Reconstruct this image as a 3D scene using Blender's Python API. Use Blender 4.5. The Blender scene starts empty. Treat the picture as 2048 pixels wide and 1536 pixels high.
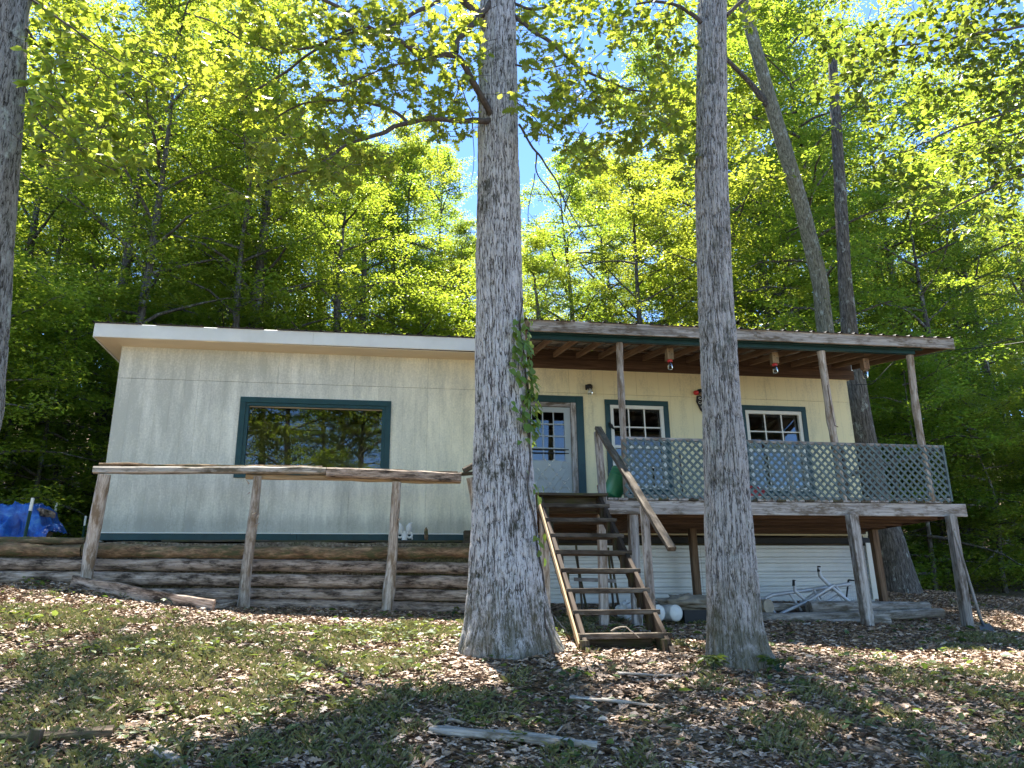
import bpy, math, random
import numpy as np
from mathutils import Vector, Matrix, Quaternion

random.seed(7)
RNG = np.random.default_rng(7)
SC = bpy.context.scene
COL = SC.collection
PI = math.pi

# ------------------------------------------------------------------ camera, sky, sun, exposure
EYE = np.array([0.0, 0.0, 1.6])
FOC, CX, CY = 1540.0, 1024.0, 768.0
_vx = np.array([10500 - CX, -(1100 - CY), -FOC]); _vx /= np.linalg.norm(_vx)
_xv = CX - ((1100 - CY) * (-4460 - CY) + FOC * FOC) / (10500 - CX)
_vz = np.array([_xv - CX, -(-4460 - CY), -FOC]); _vz /= np.linalg.norm(_vz)
RC = np.array([_vx, np.cross(_vz, _vx), _vz])

cam_data = bpy.data.cameras.new("camera")
cam = bpy.data.objects.new("camera", cam_data)
COL.objects.link(cam)
M = Matrix(RC.tolist()).to_4x4()
M.translation = Vector(EYE)
cam.matrix_world = M
cam_data.sensor_width = 36.0
cam_data.lens = 36.0 * FOC / 2048.0
cam_data.clip_start = 0.1
cam_data.clip_end = 600.0
SC.camera = cam

SUN_EL, SUN_AZ = 68.0, 6.0      # degrees; azimuth measured from +Y (behind the house) towards -X
w = bpy.data.worlds.new("World"); SC.world = w; w.use_nodes = True
nt = w.node_tree
bg = nt.nodes['Background']
sky = nt.nodes.new('ShaderNodeTexSky'); sky.sky_type = 'NISHITA'
sky.sun_disc = False
sky.sun_elevation = math.radians(SUN_EL)
sky.sun_rotation = math.radians(-SUN_AZ)
sky.air_density = 0.7; sky.dust_density = 0.0; sky.ozone_density = 9.0
nt.links.new(sky.outputs[0], bg.inputs[0])
bg.inputs[1].default_value = 0.085

sun_data = bpy.data.lights.new("sun", 'SUN')
sun_data.energy = 3.9
sun_data.angle = math.radians(0.5)
sun_data.color = (1.0, 0.95, 0.86)
sun = bpy.data.objects.new("sun", sun_data); COL.objects.link(sun)
_e, _a = math.radians(SUN_EL), math.radians(SUN_AZ)
SUN_DIR = Vector((-math.sin(_a) * math.cos(_e), math.cos(_a) * math.cos(_e), math.sin(_e)))
sun.rotation_euler = SUN_DIR.to_track_quat('Z', 'Y').to_euler()
sun.location = (0, 20, 40)
SC.view_settings.view_transform = 'Standard'
SC.view_settings.look = 'None'
SC.view_settings.exposure = 2.6
SC.view_settings.gamma = 1.0
SC.view_settings.use_curve_mapping = False
SC.cycles.max_bounces = 9
SC.cycles.diffuse_bounces = 6
SC.cycles.transmission_bounces = 5
SC.cycles.transparent_max_bounces = 8

# ------------------------------------------------------------------ helpers
def at(u, v, Y):
    """a point of the place that the photograph shows at (u, v), Y metres in front of the camera's wall-parallel plane"""
    d = RC @ np.array([u - CX, -(v - CY), -FOC])
    return EYE + d * (Y / d[1])

def V(p): return Vector((float(p[0]), float(p[1]), float(p[2])))

def px_m(px, p):
    """metres spanned by px photograph pixels at point p"""
    c = RC.T @ (np.array(p) - EYE)
    return px * (-c[2]) / FOC

def hash3(ix, iy, iz):
    h = (ix * 374761393 + iy * 668265263 + iz * 2147483647 * 31 + iz * 1274126177) & 0xFFFFFFFF
    h = ((h ^ (h >> 13)) * 1274126177) & 0xFFFFFFFF
    h = h ^ (h >> 16)
    return (h & 0xFFFF) / 32768.0 - 1.0

def vnoise(P):
    P = np.asarray(P, float)
    i = np.floor(P).astype(np.int64); f = P - i
    f = f * f * (3 - 2 * f)
    r = 0
    for dx in (0, 1):
        for dy in (0, 1):
            for dz in (0, 1):
                wt = (f[:, 0] if dx else 1 - f[:, 0]) * (f[:, 1] if dy else 1 - f[:, 1]) * (f[:, 2] if dz else 1 - f[:, 2])
                r = r + wt * hash3(i[:, 0] + dx, i[:, 1] + dy, i[:, 2] + dz)
    return r

def fbm(P, o=3):
    r = 0; a = 1.0; P = np.asarray(P, float)
    for k in range(o):
        r = r + a * vnoise(P * 2 ** k + 17.3 * k); a *= 0.5
    return r

def mesh_np(name, verts, faces, mat, smooth=False, attr=None):
    """faces: (n,k) array, or a list of such arrays"""
    me = bpy.data.meshes.new(name)
    verts = np.asarray(verts, dtype=np.float32).reshape(-1, 3)
    fl = faces if isinstance(faces, list) else [faces]
    fl = [np.asarray(f, dtype=np.int32) for f in fl if len(f)]
    me.vertices.add(len(verts)); me.vertices.foreach_set('co', verts.ravel())
    loops = np.concatenate([f.ravel() for f in fl])
    tot = np.concatenate([np.full(len(f), f.shape[1], dtype=np.int32) for f in fl])
    start = np.concatenate([[0], np.cumsum(tot)[:-1]]).astype(np.int32)
    me.loops.add(len(loops)); me.loops.foreach_set('vertex_index', loops)
    me.polygons.add(len(tot)); me.polygons.foreach_set('loop_start', start)
    try: me.polygons.foreach_set('loop_total', tot)
    except Exception: pass
    me.polygons.foreach_set('use_smooth', np.full(len(tot), smooth, dtype=bool))
    me.update(calc_edges=True)
    if attr is not None:
        a = me.attributes.new('furrow', 'FLOAT', 'POINT')
        a.data.foreach_set('value', np.asarray(attr, dtype=np.float32))
    if mat: me.materials.append(mat)
    return me

def link(name, me, parent=None, mw=None):
    o = bpy.data.objects.new(name, me); COL.objects.link(o)
    if mw is not None: o.matrix_world = mw
    if parent is not None: adopt(o, parent)
    return o

def adopt(o, parent):
    mw = o.matrix_basis.copy()
    o.parent = parent
    # world matrix of the parent: computed by hand (no depsgraph update needed)
    pm = world_of(parent)
    o.matrix_parent_inverse = pm.inverted()
    return o

def world_of(o):
    if o.parent is None: return o.matrix_basis.copy()
    return world_of(o.parent) @ o.matrix_parent_inverse @ o.matrix_basis

def thing(name, label, cat, loc=(0, 0, 0), group=None):
    o = bpy.data.objects.new(name, None); COL.objects.link(o)
    o.empty_display_size = 0.2
    o.location = loc
    o['label'] = label; o['category'] = cat
    if group: o['group'] = group
    return o

def tag(o, label, cat, group=None):
    o['label'] = label; o['category'] = cat
    if group: o['group'] = group
    return o

class MB:
    def __init__(s): s.v = []; s.f3 = []; s.f4 = []; s.n = 0
    def add(s, v, f):
        v = np.asarray(v, float).reshape(-1, 3); f = np.asarray(f, dtype=np.int32)
        if len(f) == 0: return
        (s.f3 if f.shape[1] == 3 else s.f4).append(f + s.n)
        s.v.append(v); s.n += len(v)
    def box(s, a, b):
        x0, y0, z0 = a; x1, y1, z1 = b
        v = [(x0,y0,z0),(x1,y0,z0),(x1,y1,z0),(x0,y1,z0),(x0,y0,z1),(x1,y0,z1),(x1,y1,z1),(x0,y1,z1)]
        s.add(v, [(0,3,2,1),(4,5,6,7),(0,1,5,4),(1,2,6,5),(2,3,7,6),(3,0,4,7)])
    def tube(s, pts, rad, n=8, caps=True, noise=0, nk=6, seed=0):
        v, f = tube_geo(pts, rad, n, noise, nk, seed)
        base = s.n
        s.add(v, f)
        if caps:
            m = len(v) // n
            for ring, flip in ((0, True), (m - 1, False)):
                c = v[ring * n:(ring + 1) * n].mean(axis=0)
                tri = [((i + 1) % n, i, n) if flip else (i, (i + 1) % n, n) for i in range(n)]
                s.add(np.vstack([v[ring * n:(ring + 1) * n], c]), tri)
    def mesh(s, name, mat, smooth=False):
        fl = []
        if s.f3: fl.append(np.vstack(s.f3))
        if s.f4: fl.append(np.vstack(s.f4))
        return mesh_np(name, np.vstack(s.v), fl, mat, smooth)
    def build(s, name, mat, parent=None, smooth=False):
        return link(name, s.mesh(name, mat, smooth), parent)

def tube_geo(pts, rad, n=8, noise=0, nk=6, seed=0):
    P = np.array([list(p) for p in pts], float); m = len(P)
    R = np.broadcast_to(np.asarray(rad, float), (m,)).copy()
    T = np.zeros_like(P); T[1:-1] = P[2:] - P[:-2]; T[0] = P[1] - P[0]; T[-1] = P[-1] - P[-2]
    T /= np.maximum(np.linalg.norm(T, axis=1, keepdims=True), 1e-9)
    ref = np.array([1.0, 0, 0]) if abs(T[0][0]) < 0.8 else np.array([0, 1.0, 0])
    U = np.zeros_like(P)
    u = ref - T[0] * ref.dot(T[0])
    for i in range(m):
        u = u - T[i] * u.dot(T[i]); u /= max(np.linalg.norm(u), 1e-9); U[i] = u
    W = np.cross(T, U)
    a = np.linspace(0, 2 * PI, n, endpoint=False)
    v = P[:, None, :] + R[:, None, None] * (np.cos(a)[None, :, None] * U[:, None, :] + np.sin(a)[None, :, None] * W[:, None, :])
    v = v.reshape(-1, 3)
    if noise:
        c = np.repeat(P, n, axis=0); d = v - c
        q = fbm(v * nk + seed * 13.7, 3)
        v = c + d * (1 + noise * q)[:, None]
    i = np.arange(m - 1)[:, None] * n; j = np.arange(n)[None, :]; k = (j + 1) % n
    f = np.stack([i + j, i + k, i + n + k, i + n + j], axis=-1).reshape(-1, 4)
    return v, f

def resample(pts, step):
    P = np.array([list(p) for p in pts], float)
    L = np.concatenate([[0], np.cumsum(np.linalg.norm(np.diff(P, axis=0), axis=1))])
    n = max(2, int(L[-1] / step) + 1)
    t = np.linspace(0, L[-1], n)
    return np.stack([np.interp(t, L, P[:, k]) for k in range(P.shape[1])], axis=1)

def board_mesh(L, w, h, ch=0.004, wob=0.0, seed=0, seg=None):
    """a sawn board along local X with eased edges: w across (local Y), h high (local Z)"""
    ch = min(ch, w * .3, h * .3)
    sec = [(-w/2+ch,-h/2),(w/2-ch,-h/2),(w/2,-h/2+ch),(w/2,h/2-ch),(w/2-ch,h/2),(-w/2+ch,h/2),(-w/2,h/2-ch),(-w/2,-h/2+ch)]
    seg = seg or (1 if wob == 0 else max(2, int(L / 0.12)))
    xs = np.linspace(0, L, seg + 1)
    v = np.array([(x, y, z) for x in xs for y, z in sec])
    if wob:
        v[:, 1] += wob * fbm(np.stack([v[:, 0] * 3 + seed, v[:, 1] * 9, v[:, 2] * 9], 1), 2)
        v[:, 2] += wob * fbm(np.stack([v[:, 0] * 3 + 50 + seed, v[:, 1] * 9, v[:, 2] * 9], 1), 2)
    i = np.arange(seg)[:, None] * 8; j = np.arange(8)[None, :]; k = (j + 1) % 8
    f = np.stack([i + j, i + k, i + 8 + k, i + 8 + j], -1).reshape(-1, 4)
    b = seg * 8
    caps = []
    for o_, fl in ((0, True), (b, False)):
        q = [(0, 1, 2, 7), (2, 3, 6, 7), (3, 4, 5, 6)]
        for c in q:
            c = tuple(o_ + t for t in c)
            caps.append(c[::-1] if fl else c)
    return v, np.vstack([f, np.array(caps)])

_bcache = {}
def board(name, p0, p1, w, h, mat, parent=None, up=(0, 0, 1), wob=0.0, seed=0, ch=0.004):
    p0 = V(p0); p1 = V(p1); d = p1 - p0; L = d.length
    x = d.normalized(); up = Vector(up)
    y = up.cross(x); 
    if y.length < 1e-4: y = Vector((0, 1, 0)).cross(x)
    y.normalize(); z = x.cross(y)
    key = (round(L, 4), w, h, mat.name, wob, seed, ch)
    if key not in _bcache:
        v, f = board_mesh(L, w, h, ch, wob, seed)
        _bcache[key] = mesh_np(name, v, f, mat)
    mw = Matrix((x, y, z)).transposed().to_4x4(); mw.translation = p0
    return link(name, _bcache[key], parent, mw)

def pole(name, p0, p1, r0, r1, mat, parent=None, n=12, noise=0.12, nk=5, seed=0, bend=0.0, step=0.07):
    """a round pole along local X, so that wood grain follows it"""
    p0 = V(p0); p1 = V(p1); d = p1 - p0; L = d.length; x = d.normalized()
    y = Vector((0, 0, 1)).cross(x)
    if y.length < 1e-3: y = Vector((0, 1, 0)).cross(x)
    y.normalize(); z = x.cross(y)
    m = max(3, int(L / step)); t = np.linspace(0, 1, m)
    P = np.stack([t * L, bend * np.sin(t * 5 + seed), bend * np.sin(t * 4 + seed * 2 + 1)], 1)
    mb = MB(); mb.tube(P, r0 + (r1 - r0) * t, n, True, noise, nk, seed)
    mw = Matrix((x, y, z)).transposed().to_4x4(); mw.translation = p0
    return link(name, mb.mesh(name, mat, True), parent, mw)

# ------------------------------------------------------------------ materials
def newmat(name):
    m = bpy.data.materials.new(name); m.use_nodes = True
    return m, m.node_tree.nodes, m.node_tree.links, m.node_tree.nodes['Principled BSDF']

def ramp(N, stops, interp='LINEAR'):
    r = N.new('ShaderNodeValToRGB'); r.color_ramp.interpolation = interp
    e = r.color_ramp.elements
    while len(e) > 1: e.remove(e[-1])
    e[0].position = stops[0][0]; e[0].color = (*stops[0][1], 1)
    for p, c in stops[1:]:
        q = e.new(p); q.color = (*c, 1)
    return r

def noise_node(N, L, vec, scale, detail=4, rough=0.6, dist=0.0):
    n = N.new('ShaderNodeTexNoise'); n.inputs['Scale'].default_value = scale
    n.inputs['Detail'].default_value = detail; n.inputs['Roughness'].default_value = rough
    n.inputs['Distortion'].default_value = dist
    L.new(vec, n.inputs['Vector']); return n

def mapping(N, L, scale, rand=True, coord='Object'):
    tc = N.new('ShaderNodeTexCoord'); mp = N.new('ShaderNodeMapping')
    mp.inputs['Scale'].default_value = scale
    L.new(tc.outputs[coord], mp.inputs['Vector'])
    if rand:
        oi = N.new('ShaderNodeObjectInfo'); mu = N.new('ShaderNodeVectorMath'); mu.operation = 'SCALE'
        mu.inputs[0].default_value = (37.0, 91.0, 53.0); L.new(oi.outputs['Random'], mu.inputs['Scale'])
        ad = N.new('ShaderNodeVectorMath'); ad.operation = 'ADD'
        L.new(mp.outputs[0], ad.inputs[0]); L.new(mu.outputs[0], ad.inputs[1])
        return ad.outputs[0], oi
    return mp.outputs[0], None

def mix(N, L, fac, a, b, mode='MIX'):
    m = N.new('ShaderNodeMix'); m.data_type = 'RGBA'; m.blend_type = mode
    for k, x in ((0, fac), (6, a), (7, b)):
        if hasattr(x, 'links') or hasattr(x, 'is_linked'): L.new(x, m.inputs[k])
        elif k == 0: m.inputs[0].default_value = x
        else: m.inputs[k].default_value = (*x, 1)
    return m.outputs[2]

def bump(N, L, h, strength, dist, nrm=None):
    b = N.new('ShaderNodeBump'); b.inputs['Strength'].default_value = strength; b.inputs['Distance'].default_value = dist
    L.new(h, b.inputs['Height'])
    if nrm is not None: L.new(nrm, b.inputs['Normal'])
    return b.outputs[0]

def wood(name, c_dark, c_mid, c_light, stretch=1.2, cross=26, rough=0.85, bstr=0.5, stain=None, stain_amt=0.5, stain_scale=3.0):
    m, N, L, P = newmat(name)
    vec, oi = mapping(N, L, (stretch, cross, cross))
    n1 = noise_node(N, L, vec, 1.0, 5, 0.65, 0.6)
    r = ramp(N, [(0.25, c_dark), (0.5, c_mid), (0.72, c_light)])
    L.new(n1.outputs[0], r.inputs[0])
    col = r.outputs[0]
    vec2, _ = mapping(N, L, (stretch * 3, cross * 3, cross * 3))
    n2 = noise_node(N, L, vec2, 1.0, 3, 0.5)
    r2 = ramp(N, [(0.35, (0.55, 0.55, 0.55)), (0.55, (1, 1, 1))]); L.new(n2.outputs[0], r2.inputs[0])
    col = mix(N, L, 0.75, col, r2.outputs[0], 'MULTIPLY')
    if stain:
        vec3, _ = mapping(N, L, (1.2, 4, 4))
        n3 = noise_node(N, L, vec3, stain_scale, 5, 0.7)
        r3 = ramp(N, [(0.5 - 0.12 * stain_amt, (0, 0, 0)), (0.62, (1, 1, 1))]); L.new(n3.outputs[0], r3.inputs[0])
        col = mix(N, L, r3.outputs[0], col, stain)
    hv = N.new('ShaderNodeHueSaturation')
    mr = N.new('ShaderNodeMapRange'); mr.inputs[3].default_value = 0.8; mr.inputs[4].default_value = 1.2
    L.new(oi.outputs['Random'], mr.inputs[0]); L.new(mr.outputs[0], hv.inputs['Value']); L.new(col, hv.inputs['Color'])
    L.new(hv.outputs[0], P.inputs['Base Color'])
    P.inputs['Roughness'].default_value = rough
    P.inputs['Specular IOR Level'].default_value = 0.25
    L.new(bump(N, L, n2.outputs[0], bstr, 0.004, bump(N, L, n1.outputs[0], bstr, 0.008)), P.inputs['Normal'])
    return m

def plain(name, c, rough=0.6, spec=0.4, var=0.15, scale=6, metal=0.0, bstr=0.1):
    m, N, L, P = newmat(name)
    vec, oi = mapping(N, L, (1, 1, 1))
    n = noise_node(N, L, vec, scale, 5, 0.65)
    r = ramp(N, [(0.3, tuple(x * (1 - var) for x in c)), (0.7, tuple(min(1, x * (1 + var)) for x in c))])
    L.new(n.outputs[0], r.inputs[0]); L.new(r.outputs[0], P.inputs['Base Color'])
    P.inputs['Roughness'].default_value = rough; P.inputs['Specular IOR Level'].default_value = spec
    P.inputs['Metallic'].default_value = metal
    n2 = noise_node(N, L, vec, scale * 12, 3, 0.6)
    L.new(bump(N, L, n2.outputs[0], bstr, 0.003), P.inputs['Normal'])
    return m

def leafmat(name, c1, c2, t1, t2, trans=0.5, rough=0.45, spec=0.35, objvar=True):
    m, N, L, P = newmat(name)
    g = N.new('ShaderNodeNewGeometry')
    r = ramp(N, [(0.0, c1), (0.55, tuple((a + b) / 2 for a, b in zip(c1, c2))), (1.0, c2)]); L.new(g.outputs['Random Per Island'], r.inputs[0])
    rt = ramp(N, [(0.0, t1), (1.0, t2)]); L.new(g.outputs['Random Per Island'], rt.inputs[0])
    cA, cT = r.outputs[0], rt.outputs[0]
    if objvar:
        oi = N.new('ShaderNodeObjectInfo')
        out = []
        for c in (cA, cT):
            hv = N.new('ShaderNodeHueSaturation')
            mr = N.new('ShaderNodeMapRange'); mr.inputs[3].default_value = 0.485; mr.inputs[4].default_value = 0.515
            L.new(oi.outputs['Random'], mr.inputs[0]); L.new(mr.outputs[0], hv.inputs['Hue'])
            L.new(c, hv.inputs['Color']); out.append(hv.outputs[0])
        cA, cT = out
    L.new(cA, P.inputs['Base Color'])
    P.inputs['Roughness'].default_value = rough; P.inputs['Specular IOR Level'].default_value = spec
    tr = N.new('ShaderNodeBsdfTranslucent'); L.new(cT, tr.inputs['Color'])
    mx = N.new('ShaderNodeMixShader'); mx.inputs[0].default_value = trans
    L.new(P.outputs[0], mx.inputs[1]); L.new(tr.outputs[0], mx.inputs[2])
    L.new(mx.outputs[0], N['Material Output'].inputs['Surface'])
    return m

def barkmat(name, c_groove, c_mid, c_plate, moss=0.3, lichen=0.3, scale=1.0, bstr=0.8, furrow=True):
    m, N, L, P = newmat(name)
    vec, oi = mapping(N, L, (46 * scale, 46 * scale, 6.5 * scale), coord='Object')
    n1 = noise_node(N, L, vec, 1.0, 5, 0.7, 0.4)
    if furrow:
        at_ = N.new('ShaderNodeAttribute'); at_.attribute_name = 'furrow'
        mm = N.new('ShaderNodeMath'); mm.operation = 'MULTIPLY_ADD'; mm.inputs[1].default_value = 0.6; 
        L.new(n1.outputs[0], mm.inputs[0])
        m2 = N.new('ShaderNodeMath'); m2.operation = 'MULTIPLY'; m2.inputs[1].default_value = 0.42; L.new(at_.outputs['Fac'], m2.inputs[0])
        L.new(m2.outputs[0], mm.inputs[2]); h = mm.outputs[0]
        vr_, _ = mapping(N, L, (70 * scale, 70 * scale, 7.5 * scale), coord='Object')
        nr = noise_node(N, L, vr_, 1.0, 3, 0.55, 0.9)
        rr_ = ramp(N, [(0.40, (1, 1, 1)), (0.485, (0, 0, 0)), (0.515, (0, 0, 0)), (0.60, (1, 1, 1))]); L.new(nr.outputs[0], rr_.inputs[0])
        m3 = N.new('ShaderNodeMath'); m3.operation = 'MULTIPLY_ADD'; m3.inputs[1].default_value = 0.42; L.new(rr_.outputs[0], m3.inputs[0]); L.new(mm.outputs[0], m3.inputs[2])
        h = m3.outputs[0]
        r = ramp(N, [(0.45, c_groove), (0.64, c_mid), (0.88, c_plate)])
    else:
        h = n1.outputs[0]
        r = ramp(N, [(0.36, c_groove), (0.5, c_mid), (0.66, c_plate)])
    L.new(h, r.inputs[0]); col = r.outputs[0]
    v2, _ = mapping(N, L, (1, 1, 0.6))
    nl = noise_node(N, L, v2, 7 * scale, 6, 0.75)
    rl = ramp(N, [(0.56, (0, 0, 0)), (0.66, (1, 1, 1))]); L.new(nl.outputs[0], rl.inputs[0])
    fl = N.new('ShaderNodeMath'); fl.operation = 'MULTIPLY'; fl.inputs[1].default_value = lichen; L.new(rl.outputs[0], fl.inputs[0])
    col = mix(N, L, fl.outputs[0], col, (0.42, 0.45, 0.40))
    nm = noise_node(N, L, v2, 2.6 * scale, 7, 0.8)
    rm = ramp(N, [(0.55, (0, 0, 0)), (0.63, (1, 1, 1))]); L.new(nm.outputs[0], rm.inputs[0])
    fm = N.new('ShaderNodeMath'); fm.operation = 'MULTIPLY'; fm.inputs[1].default_value = moss; L.new(rm.outputs[0], fm.inputs[0])
    col = mix(N, L, fm.outputs[0], col, (0.035, 0.035, 0.018))
    if furrow:   # moss and splashed earth towards the foot
        tcz = N.new('ShaderNodeTexCoord'); sz_ = N.new('ShaderNodeSeparateXYZ'); L.new(tcz.outputs['Object'], sz_.inputs[0])
        mz = N.new('ShaderNodeMapRange'); mz.inputs[1].default_value = 1.05; mz.inputs[2].default_value = 2.5; mz.inputs[3].default_value = .34; mz.inputs[4].default_value = -.12
        L.new(sz_.outputs['Z'], mz.inputs[0])
        vb, _ = mapping(N, L, (1, 1, .7)); nb = noise_node(N, L, vb, 8, 6, 0.75)
        ab = N.new('ShaderNodeMath'); ab.operation = 'ADD'; L.new(nb.outputs[0], ab.inputs[0]); L.new(mz.outputs[0], ab.inputs[1])
        rb_ = ramp(N, [(0.56, (0, 0, 0)), (0.78, (1, 1, 1))]); L.new(ab.outputs[0], rb_.inputs[0])
        mb_ = N.new('ShaderNodeMath'); mb_.operation = 'MULTIPLY'; mb_.inputs[1].default_value = .75; L.new(rb_.outputs[0], mb_.inputs[0])
        col = mix(N, L, mb_.outputs[0], col, (0.10, 0.092, 0.055))
    L.new(col, P.inputs['Base Color'])
    P.inputs['Roughness'].default_value = 0.95; P.inputs['Specular IOR Level'].default_value = 0.15
    v3, _ = mapping(N, L, (90 * scale, 90 * scale, 22 * scale))
    n3 = noise_node(N, L, v3, 1.0, 4, 0.7)
    L.new(bump(N, L, n3.outputs[0], bstr * .6, 0.006, bump(N, L, n1.outputs[0], bstr, 0.02)), P.inputs['Normal'])
    return m

MAT = {}
MAT['bark_big'] = barkmat('bark_pale_oak', (0.055, 0.047, 0.043), (0.25, 0.235, 0.225), (0.55, 0.53, 0.52), 0.85, 0.25)
MAT['bark_ash'] = barkmat('bark_grey_furrowed', (0.055, 0.047, 0.04), (0.20, 0.185, 0.17), (0.42, 0.40, 0.38), 0.6, 0.35, 1.1)
MAT['bark_left'] = barkmat('bark_lichen', (0.03, 0.027, 0.022), (0.13, 0.12, 0.11), (0.27, 0.26, 0.24), 0.4, 0.8, 1.0)
MAT['bark_back'] = barkmat('bark_wood', (0.03, 0.026, 0.022), (0.085, 0.075, 0.065), (0.17, 0.155, 0.135), 0.3, 0.6, 0.8, 0.7, False)
MAT['bark_lean'] = barkmat('bark_greenish', (0.06, 0.055, 0.04), (0.16, 0.15, 0.11), (0.27, 0.26, 0.20), 0.25, 0.7, 0.9, 0.7, False)
MAT['leaf_shade'] = leafmat('leaf_shaded_bough', (0.026, 0.052, 0.012), (0.06, 0.09, 0.02), (0.17, 0.27, 0.025), (0.38, 0.48, 0.05), 0.4, 0.4, 0.4)  # shade of the right-hand boughs put into a darker, less translucent leaf colour
MAT['twig'] = plain('twig_bark', (0.09, 0.075, 0.065), 0.9, 0.1, 0.5, 20)
MAT['dry_twig'] = plain('dry_twig', (0.3, 0.25, 0.2), 0.9, 0.1, 0.4, 20)
MAT['leaf_far'] = leafmat('leaf_canopy', (0.036, 0.070, 0.012), (0.085, 0.115, 0.022), (0.29, 0.41, 0.025), (0.52, 0.60, 0.06), 0.5, 0.36, 0.5)
MAT['leaf_dark'] = leafmat('leaf_understory', (0.032, 0.058, 0.011), (0.075, 0.10, 0.02), (0.27, 0.38, 0.025), (0.48, 0.56, 0.05), 0.5, 0.36, 0.5)
MAT['leaf_oak'] = leafmat('leaf_oak', (0.045, 0.078, 0.014), (0.09, 0.12, 0.022), (0.36, 0.47, 0.03), (0.56, 0.62, 0.07), 0.5, 0.38, 0.5)
MAT['leaf_vine'] = leafmat('leaf_vine', (0.06, 0.13, 0.02), (0.11, 0.19, 0.035), (0.3, 0.42, 0.05), (0.4, 0.5, 0.06), 0.35)
MAT['leaf_ground'] = leafmat('leaf_weed', (0.02, 0.05, 0.012), (0.09, 0.13, 0.03), (0.16, 0.24, 0.03), (0.35, 0.4, 0.07), 0.28)
MAT['wood_grey'] = wood('weathered_grey_wood', (0.14, 0.12, 0.105), (0.34, 0.31, 0.28), (0.50, 0.47, 0.43), stain=(0.12, 0.095, 0.07), stain_amt=0.2)
MAT['wood_post'] = wood('weathered_pole', (0.14, 0.11, 0.085), (0.40, 0.34, 0.28), (0.58, 0.52, 0.45), 1.5, 30, stain=(0.17, 0.12, 0.075), stain_amt=0.4)
MAT['wood_warm'] = wood('brown_framing_wood', (0.05, 0.03, 0.018), (0.115, 0.07, 0.043), (0.18, 0.115, 0.075), 1.0, 22, bstr=0.2)
MAT['wood_raft'] = wood('rafter_wood', (0.10, 0.06, 0.035), (0.20, 0.125, 0.075), (0.30, 0.205, 0.13), 1.0, 22, bstr=0.2)
MAT['wood_dark'] = wood('damp_dark_wood', (0.025, 0.018, 0.012), (0.07, 0.052, 0.036), (0.15, 0.12, 0.09), 1.4, 26, stain=(0.06, 0.06, 0.02), stain_amt=0.4)
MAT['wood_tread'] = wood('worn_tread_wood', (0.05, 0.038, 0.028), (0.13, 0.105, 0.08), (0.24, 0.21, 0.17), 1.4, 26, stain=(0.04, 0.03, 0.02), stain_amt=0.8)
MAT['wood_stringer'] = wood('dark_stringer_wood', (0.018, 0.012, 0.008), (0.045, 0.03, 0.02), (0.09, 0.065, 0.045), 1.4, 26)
MAT['wood_tan'] = wood('tan_wood', (0.14, 0.095, 0.055), (0.29, 0.21, 0.12), (0.42, 0.32, 0.2), 1.2, 26)
MAT['log'] = wood('peeled_log', (0.15, 0.10, 0.075), (0.46, 0.35, 0.27), (0.62, 0.51, 0.43), 2.2, 24, stain=(0.05, 0.035, 0.025), stain_amt=0.5, bstr=0.9)
MAT['log_top'] = wood('bark_covered_log', (0.03, 0.02, 0.012), (0.20, 0.125, 0.07), (0.40, 0.27, 0.16), 4.5, 18, stain=(0.07, 0.07, 0.03), stain_amt=.3, bstr=1.0)
MAT['log_dark'] = wood('rotten_brown_wood', (0.025, 0.018, 0.012), (0.09, 0.06, 0.04), (0.19, 0.14, 0.10), 4.5, 18, stain=(0.06, 0.065, 0.03), stain_amt=.4, bstr=1.0)
MAT['log_pale'] = wood('silver_log', (0.18, 0.15, 0.125), (0.42, 0.38, 0.33), (0.58, 0.54, 0.48), 1.2, 20, stain=(0.12, 0.1, 0.07), stain_amt=0.4)
MAT['green_trim'] = plain('dark_teal_paint', (0.006, 0.040, 0.042), 0.45, 0.4, 0.25, 5)
MAT['white_paint'] = plain('off_white_paint', (0.70, 0.68, 0.60), 0.5, 0.4, 0.06, 3)
MAT['fascia'] = plain('fascia_white', (0.66, 0.66, 0.61), 0.5, 0.4, 0.08, 2)
MAT['soffit'] = plain('soffit_cream', (0.66, 0.56, 0.40), 0.6, 0.3, 0.05, 2)
MAT['door'] = plain('storm_door_paint', (0.33, 0.36, 0.35), 0.45, 0.4, 0.08, 3)
MAT['lattice'] = plain('lattice_grey_green', (0.10, 0.135, 0.135), 0.7, 0.25, 0.3, 14)
MAT['galv'] = plain('galvanised_roofing', (0.36, 0.34, 0.32), 0.5, 0.4, 0.3, 3, 0.5)
MAT['roof_dark'] = plain('dark_metal_roof', (0.055, 0.045, 0.042), 0.5, 0.4, 0.3, 5, 0.2)
MAT['skirting'] = plain('white_metal_skirting', (0.62, 0.63, 0.60), 0.35, 0.5, 0.1, 2)
MAT['alu'] = plain('aluminium', (0.50, 0.51, 0.52), 0.5, 0.5, 0.2, 6, 0.3)
MAT['rust'] = plain('rusty_steel', (0.085, 0.055, 0.04), 0.8, 0.3, 0.4, 18, 0.2)
MAT['black'] = plain('black_iron', (0.015, 0.015, 0.015), 0.6, 0.3, 0.2, 10)
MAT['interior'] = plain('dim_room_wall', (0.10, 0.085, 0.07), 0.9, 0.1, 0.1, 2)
MAT['bucket'] = plain('green_plastic', (0.03, 0.17, 0.07), 0.35, 0.5, 0.1, 4)
MAT['red'] = plain('red_plastic', (0.55, 0.03, 0.03), 0.45, 0.5, 0.15, 4)
MAT['wicker'] = plain('red_brown_wicker', (0.17, 0.05, 0.035), 0.8, 0.2, 0.5, 30)
MAT['bone'] = plain('bleached_bone', (0.66, 0.64, 0.58), 0.7, 0.3, 0.12, 15)
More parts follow.
